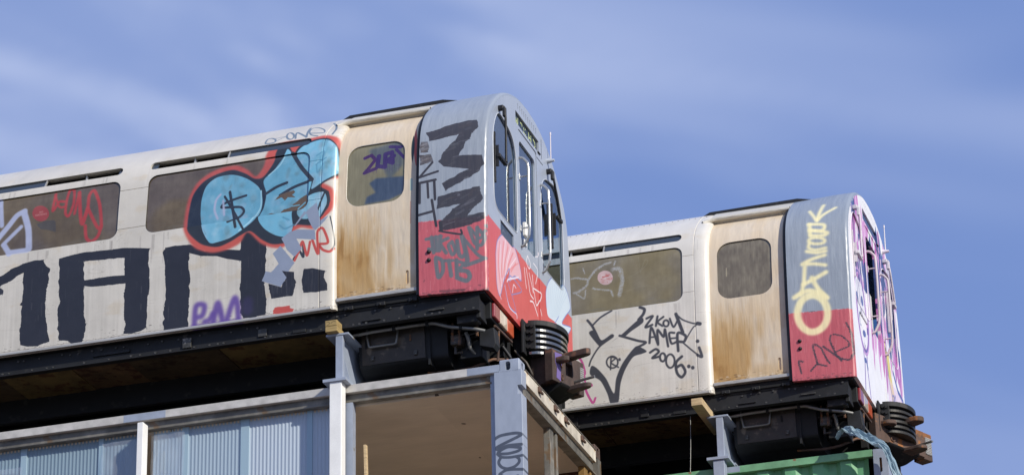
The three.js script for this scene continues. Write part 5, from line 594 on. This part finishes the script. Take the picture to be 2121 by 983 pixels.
// planar uv for the painted windscreens of the second carriage, sign uv for the first
t2.traverse((m) => { if (m.name === 'windscreen') planarUV(m.geometry, 'z', FZ0, FZ1, FB, FT); });
for (const t of [t1]) t.traverse((m) => { if (m.name === 'sign_panel') planarUV(m.geometry, 'z', -1.665, -0.965, 1.975, 2.092); });
{ // dotted row of roof rivets on the further carriage
  const l = []; for (let i = 0; i < 62; i++) { const g = new THREE.SphereGeometry(0.005, 6, 4), y = 2.02; g.translate(-4.4 + i * 0.058, y, ZC + halfAt(y)); l.push(g); } const m = part(t2, 'roof_rivets', l, MAT.soot); m.userData.kind = 'stuff';
}

// ---------------------------------------------------------------- containers
// one casting: block with oval hand holes
function casting(x0, z0) { const g = bx(x0, x0 + 0.178, -0.782, -0.66, z0 - 0.162, z0, 0.012); return metreUV(cut(metreUV(g), [prism(rrect(x0 + 0.055, x0 + 0.1, -0.757, -0.68, 0.022), 'xy', z0 - 0.08, z0 + 0.1), prism(rrect(z0 - 0.105, z0 - 0.06, -0.757, -0.68, 0.022), 'zy', x0 + 0.1, x0 + 0.3)])); }
const CX = 0.864, CZ = -0.05, CW = 2.39, CY = -3.33;
function tagTexPost() { const c = canvas(256, 1024), x = c.getContext('2d'), px = (m) => (m - 0.6) / 0.3 * 256, py = (m) => (-0.7 - m) / 1.2 * 1024; x.fillStyle = '#9ba4b4'; x.fillRect(0, 0, 256, 1024); spray(x, GRAF.post1.map((q) => q), px, py, 853, 71); weather(x, 256, 1024, (i, j) => { const t = (fbm(i * 0.03, j * 0.012, 4) - 0.5) * 14 + (vnoise(i * 0.7, j * 0.7) - 0.5) * 6; return [t, t, t]; }); return texOf(c); }
{
  const t = thing('glazed_container', 'blue-grey container frame with ribbed translucent glazing and a brown ceiling', 'container');
  const post = part(t, 'corner_post', planarUV(join([cut(metreUV(bx(0.63, CX + 0.008, CY, -0.757, CZ - 0.13, CZ, 0.006)), [bx(0.835, 0.9, -0.98, -0.9, CZ - 0.2, CZ + 0.02)])]), 'x', 0.6, 0.9, -1.9, -0.7), std('#ffffff', 0.45, 0, { map: tagTexPost() }), 'grey corner post with a black marker tag');
  part(post, 'post_return', metreUV(bx(0.588, 0.632, CY, -0.757, CZ - 0.15, CZ - 0.035)), MAT.greypaint);
  part(t, 'corner_casting', casting(CX - 0.187, CZ), MAT.greypaint); part(t, 'corner_casting', casting(CX - 0.182, CZ - CW + 0.162), MAT.rust, 'rusty corner casting');
  part(t, 'corner_post', metreUV(bx(CX - 0.14, CX, CY, -0.78, CZ - CW, CZ - CW + 0.1)), MAT.railworn);
  part(t, 'top_rail', [metreUV(bx(-6.1, 0.68, -0.768, -0.697, CZ - 0.06, CZ, 0.004))], MAT.rail);
  part(t, 'rail_patch', metreUV(bx(-2.72, -2.33, -0.765, -0.7, CZ - 0.01, CZ + 0.002)), MAT.greypaint); part(t, 'rail_patch', metreUV(bx(0.4, 0.68, -0.762, -0.7, CZ - 0.01, CZ + 0.0025)), MAT.greypaint);
  part(t, 'lower_rail', [metreUV(bx(-6.1, 0.6, -0.83, -0.768, CZ - 0.1, CZ - 0.045, 0.004)), metreUV(bx(-6.1, 0.6, -0.846, -0.83, CZ - 0.1, CZ - 0.03, 0.003))], MAT.railworn);
  part(t, 'end_rail', [metreUV(bx(CX - 0.05, CX, -0.84, -0.73, CZ - CW + 0.16, CZ - 0.13, 0.004))], MAT.railend);
  part(t, 'end_lower_rail', [metreUV(bx(CX - 0.09, CX - 0.03, -0.955, -0.84, CZ - CW + 0.16, CZ - 0.13, 0.004)), metreUV(bx(CX - 0.09, CX + 0.004, -0.97, -0.953, CZ - CW + 0.16, CZ - 0.13, 0.003)), metreUV(bx(CX - 0.03, CX + 0.006, -0.728, -0.72, CZ - CW + 0.16, CZ - 0.13))], MAT.railworn);
  for (const z of [-0.56, -1.02, -1.33, -1.83]) part(t, 'rail_lug', [metreUV(bx(CX - 0.01, CX + 0.022, -0.795, -0.745, z - 0.03, z + 0.03, 0.006)), metreUV(bx(CX + 0.01, CX + 0.03, -0.8, -0.78, z - 0.05, z + 0.02, 0.004))], MAT.rust);
  for (const [z, m] of [[-0.98, MAT.railworn], [-2.02, grime('#8f6f3c', '#6f5a3a', 0.4, 57, 0.6, 0.1, 0.6)]]) part(t, 'end_mullion', [metreUV(bx(CX - 0.08, CX - 0.02, CY, -0.97, z - 0.05, z + 0.05, 0.004)), metreUV(bx(CX - 0.075, CX - 0.012, CY, -0.972, z - 0.15, z - 0.1, 0.004))], m);
  part(t, 'roof_panel', metreUV(bx(-6.1, CX - 0.05, -0.76, -0.72, CZ - CW + 0.1, CZ - 0.06)), MAT.dark);
  const plyTex = (() => { const c = canvas(1024, 512), x = c.getContext('2d'), r = rng(91); x.fillStyle = '#d6c6b0'; x.fillRect(0, 0, 1024, 512); weather(x, 1024, 512, (i, j) => { const t = (fbm(i * 0.006, j * 0.03, 4) - 0.5) * 20 + (fbm(i * 0.02, j * 0.25, 3) - 0.5) * 8; return [t, t * 0.98, t * 0.9]; }); for (let k = 0; k < 9; k++) { x.fillStyle = 'rgba(52,40,32,0.8)'; x.beginPath(); x.ellipse(r() * 1024, r() * 512, 3 + r() * 6, 2 + r() * 2, 0.2, 0, 7); x.fill(); } return texOf(c, true, true); })();
  part(t, 'ceiling', metreUV(bx(-6.1, CX - 0.095, -0.865, -0.845, CZ - CW + 0.06, CZ - 0.1), 2.4), std('#ffffff', 0.8, 0, { map: plyTex }));
  part(t, 'back_wall', metreUV(bx(-6.1, CX - 0.12, CY, -0.865, CZ - CW + 0.02, CZ - CW + 0.06)), MAT.plydark);
  part(t, 'floor', metreUV(bx(-6.1, CX - 0.05, CY, CY + 0.12, CZ - CW + 0.06, CZ - 0.02)), grime('#d2cabd', '#bdb2a2', 0.15, 59, 0.85));
  part(t, 'mullion', metreUV(bx(-2.553, -2.499, CY, -0.815, CZ - 0.02, CZ + 0.085, 0.004)), MAT.whitepost, 'white upright between the glazed bays');
  part(t, 'side_mullion', metreUV(bx(-0.69, -0.63, CY, -0.846, CZ - 0.1, CZ - 0.03)), MAT.greypaint);
  // ribbed sheets with their joint strips
  const sheet = (x0, x1) => { const pts = [], back = [], pitch = 0.034, n = Math.round((x1 - x0) / pitch * 4); for (let i = 0; i <= n; i++) { const x = lerp(x0, x1, i / n), z = CZ - 0.1 + 0.0026 * Math.sin(i * Math.PI / 2 + 0.4); pts.push([x, z]); back.push([x, z - 0.004]); } return metreUV(prism([...pts, ...back.reverse()], 'xz', CY + 0.1, -0.84)); };
  const glaze = (c, tr, s) => new THREE.MeshPhysicalMaterial({ color: c, roughness: 0.5, transmission: tr, thickness: 0, clearcoat: 0.35, clearcoatRoughness: 0.12 });
  const gl = [glaze('#97b0c0', 0.35, 1), glaze('#b0c4d4', 0.3, 2), glaze('#c4d2e0', 0.25, 3)];
  [[-6.05, -4.5, 0], [-4.46, -3.72, 0], [-3.68, -2.98, 0], [-2.95, -2.57, 0], [-2.48, -2.2, 1], [-2.16, -1.66, 1], [-1.6, -1.06, 2], [-1.02, -0.72, 2]].forEach(([a, b, k]) => part(t, 'ribbed_sheet', sheet(a, b), gl[k]));
  const joint = glaze('#b2cddc', 0.3, 4); for (const [a, b] of [[-4.5, -4.45], [-3.73, -3.67], [-2.99, -2.945], [-2.21, -2.15], [-1.67, -1.59], [-1.065, -1.015]]) part(t, 'joint_strip', metreUV(bx(a, b, CY + 0.1, -0.842, CZ - 0.105, CZ - 0.088, 0.003)), joint);
  // loose pieces of clear protective film still stuck over the sheets
  const clear = new THREE.MeshPhysicalMaterial({ color: '#f2f6fa', roughness: 0.08, transmission: 0.86, thickness: 0 });
  for (const [x0, x1, y0, y1, sd] of [[-2.95, -2.56, -2.2, -0.9, 1], [-2.49, -2.18, -2.2, -0.88, 2], [-3.95, -3.7, -1.9, -1.02, 3]]) { const g = new THREE.PlaneGeometry(x1 - x0, y1 - y0, 18, 34), p = g.attributes.position; for (let i = 0; i < p.count; i++) { const X = p.getX(i), Y = p.getY(i); p.setZ(i, 0.012 * Math.abs(fbm(X * 9 + sd * 3, Y * 5 + sd, 2) - 0.5) * 4 + 0.01 * Math.abs(Math.sin(X * 8 + Y * 5 + sd)) ); } g.computeVertexNormals(); g.translate((x0 + x1) / 2, (y0 + y1) / 2, CZ - 0.085); part(t, 'loose_film', g, clear); }
}
{ // green container under the further carriage
  const t = thing('green_container', 'green corrugated steel container under the further carriage', 'container', [T2[0], BASE + T2[1], T2[2]]);
  const X1 = 0.69, y1 = -0.81;
  part(t, 'top_rail', metreUV(bx(-5.6, X1, -0.81, -0.742, CZ - 0.07, CZ, 0.004)), MAT.greenrail);
  part(t, 'rail_patch', metreUV(bx(-0.74, -0.56, -0.8, -0.745, CZ - 0.02, CZ + 0.002)), MAT.greypaint);
  const pts = [], back = [], P = 0.262; for (let k = -24; k < 3; k++) for (const [u, z] of [[0, 0], [0.1, 0], [0.148, -0.036], [0.215, -0.036]]) { const x = 0.12 + k * P + u; if (x < X1 - 0.02 && x > -5.6) { pts.push([x, CZ - 0.03 + z]); back.push([x, CZ - 0.034 + z]); } }
  part(t, 'corrugated_wall', metreUV(prism([...pts, ...back.reverse()], 'xz', CY, y1 - 0.002)), MAT.green);
  part(t, 'corner_post', metreUV(cut(metreUV(bx(X1 + 0.004, X1 + 0.145, CY, -0.745, CZ - 0.14, CZ + 0.004, 0.005)), [prism(rrect(X1 + 0.06, X1 + 0.085, -0.97, -0.83, 0.012), 'xy', CZ - 0.03, CZ + 0.1)])), MAT.greypaint);
  part(t, 'post_slot', metreUV(bx(X1 + 0.055, X1 + 0.09, -0.975, -0.825, CZ - 0.05, CZ - 0.024)), MAT.rust);
  part(t, 'roof_panel', metreUV(bx(-5.6, X1, -0.8, -0.77, CZ - CW + 0.1, CZ - 0.07)), MAT.dark);
  part(t, 'end_rail', metreUV(bx(X1 + 0.04, X1 + 0.13, -0.86, -0.75, CZ - CW + 0.1, CZ - 0.14)), MAT.railworn);
  part(t, 'end_wall', metreUV(bx(X1 + 0.06, X1 + 0.08, CY, -0.86, CZ - CW + 0.1, CZ - 0.14)), MAT.green);
  part(t, 'back_wall', metreUV(bx(-5.6, X1 + 0.1, CY, -0.75, CZ - CW + 0.02, CZ - CW + 0.1)), MAT.green);
  part(t, 'floor', metreUV(bx(-5.6, X1, CY, CY + 0.12, CZ - CW + 0.1, CZ - 0.08)), MAT.dark);
}

// ---------------------------------------------------------------- supports, packers and loose things
function support(at, label, postMat, h) {
  const t = thing('steel_support', label, 'support', at, 'steel props between container and carriage');
  part(t, 'post', metreUV(bx(-0.786, -0.678, CY, -0.7, CZ + 0.012, CZ + 0.115, 0.006)), postMat);
  part(t, 'cap_plate', metreUV(bx(-0.842, -0.632, -0.7, -0.672, CZ - 0.14, CZ + 0.13, 0.003)), MAT.greypaint);
  part(t, 'end_plate', metreUV(bx(-0.752, -0.686, -0.672, -0.262, CZ + 0.02, CZ + 0.06, 0.003)), MAT.greypaint);
  part(t, 'web', metreUV(bx(-0.73, -0.716, -0.672, -0.262, CZ - 2.35, CZ + 0.02)), MAT.greypaint);
  part(t, 'stiffener', metreUV(prism([[-0.714, -0.672], [-0.655, -0.672], [-0.714, -0.42]], 'xy', CZ - 0.06, CZ - 0.045)), MAT.greypaint);
  part(t, 'top_flange', metreUV(bx(-0.838, -0.634, -0.262, -0.243, CZ - 2.35, CZ + 0.065, 0.003)), MAT.greypaint);
  part(t, 'bottom_flange', metreUV(bx(-0.82, -0.63, -0.672, -0.655, CZ - 2.35, CZ - 0.14)), MAT.greypaint);
  return t;
}
support([0, BASE, 0], 'white square post and grey beam under the near carriage', MAT.whitepost);
support([T2[0], BASE + T2[1], T2[2]], 'grey post and beam under the further carriage, on the green container', MAT.greypaint);
function packer(label, at, boxes, mat) { const t = thing('timber_packer', label, 'timber', at, 'timber packers on the steel beams'); boxes.forEach(([g, n]) => part(t, n, metreUV(g, 0.4), mat)); return t; }
{
  const wood = (seed, base) => { const c = canvas(256, 256), x = c.getContext('2d'); x.fillStyle = base; x.fillRect(0, 0, 256, 256); weather(x, 256, 256, (i, j) => { const t = (fbm(i * 0.015 + seed, j * 0.22, 4) - 0.5) * 50 + (Math.sin(j * 0.35 + fbm(i * 0.02, j * 0.05, 3) * 9) * 6); return [t, t * 0.95, t * 0.8]; }); return std('#ffffff', 0.85, 0, { map: texOf(c, true, true) }); };
  const w1 = wood(3, '#a48c5c'), w2 = wood(8, '#c3ab84');
  const a = thing('timber_packer', 'short scribbled timber block on the beam under the near carriage', 'timber', [0, BASE, 0], 'timber packers on the steel beams');
  part(a, 'lower_board', metreUV(bx(-0.822, -0.716, -0.242, -0.192, -0.35, 0.072, 0.003), 0.4), w1);
  part(a, 'upper_board', metreUV(bx(-0.825, -0.718, -0.19, -0.138, -0.055, 0.07, 0.003), 0.4), w1);
  { const c = canvas(128, 64), x = c.getContext('2d'); x.fillStyle = '#a48c5c'; x.fillRect(0, 0, 128, 64); x.strokeStyle = '#2c281f'; x.lineWidth = 4; x.beginPath(); x.moveTo(8, 20); x.quadraticCurveTo(40, 6, 46, 34); x.quadraticCurveTo(30, 60, 14, 48); x.moveTo(60, 40); x.quadraticCurveTo(84, 4, 118, 24); x.stroke(); part(a, 'marked_end', planarUV(bx(-0.82, -0.722, -0.187, -0.141, 0.0702, 0.0715), 'x', -0.82, -0.72, -0.19, -0.138), std('#ffffff', 0.85, 0, { map: texOf(c) })); }
  const b = thing('timber_packer', 'long pale timber baulk sticking out under the further carriage', 'timber', [T2[0], BASE + T2[1], T2[2]], 'timber packers on the steel beams');
  part(b, 'baulk', metreUV(bx(-0.9, -0.795, -0.243, -0.172, -0.5, 0.34, 0.004), 0.4), w2);
  const s = thing('timber_batten', 'thin bare timber batten standing just inside the open container bay', 'timber', [0, BASE, 0]);
  const gb = metreUV(bx(-0.012, 0.012, 0, 2.0, -0.02, 0.02, 0.002), 0.4); gb.rotateZ(0.025); gb.translate(-0.5, CY + 0.12, CZ - 0.12); part(s, 'batten', gb, w2);
}
{ // torn blue tarpaulin over the end of the green container
  const t = thing('blue_tarpaulin', 'crumpled pale blue tarpaulin hanging over the green container corner', 'tarpaulin', [T2[0], BASE + T2[1], T2[2]]);
  const n = 44, m = 22, P = [], I = [];
  const path = [[0.4, -0.63, 0.02], [0.47, -0.555, 0.03], [0.56, -0.57, 0.04], [0.66, -0.64, 0.05], [0.76, -0.7, 0.06], [0.86, -0.77, 0.06], [0.9, -0.88, 0.04], [0.95, -1.06, 0.0], [1.0, -1.35, -0.04], [1.04, -1.7, -0.06]].map((p) => new THREE.Vector3(...p));
  const c = new THREE.CatmullRomCurve3(path);
  for (let i = 0; i <= n; i++) { const p = c.getPoint(i / n), wdt = 0.03 + 0.06 * Math.sin(Math.min(1, i / n * 2.2) * Math.PI * 0.5); for (let j = 0; j <= m; j++) { const s = j / m, fold = (fbm(i * 0.2 + 3, j * 0.17, 3) - 0.5) * 0.13, crease = Math.abs(fbm(i * 0.3 + j * 0.12, j * 0.2 + 8, 2) - 0.5) * 0.07; P.push(p.x - s * wdt * 0.35 + fold * 0.25, p.y - s * wdt * 1.1 + fold * 0.35 + crease, p.z + s * 0.12 + fold * 0.8 + crease); } }
  for (let i = 0; i < n; i++) for (let j = 0; j < m; j++) { const a = i * (m + 1) + j, b = a + m + 1; I.push(a, b, a + 1, b, b + 1, a + 1); }
  const g = new THREE.BufferGeometry(); g.setAttribute('position', new THREE.Float32BufferAttribute(P, 3)); g.setIndex(I); g.computeVertexNormals();
  part(t, 'sheet', toCreasedNormals(metreUV(g), 0.5), new THREE.MeshPhysicalMaterial({ color: '#8ba3b0', roughness: 0.45, transmission: 0.15, thickness: 0 }));
}
{ const t = thing('hanging_wire', 'thin wire hanging in the dark gap below the further carriage', 'wire', [T2[0], BASE + T2[1], T2[2]]); part(t, 'wire', tube([[-1.02, -0.14, -0.1], [-1.03, -0.5, -0.09], [-1.05, -1.1, -0.03]], 0.0035, 6, 20), MAT.galv); }

renderer.render(scene, camera);
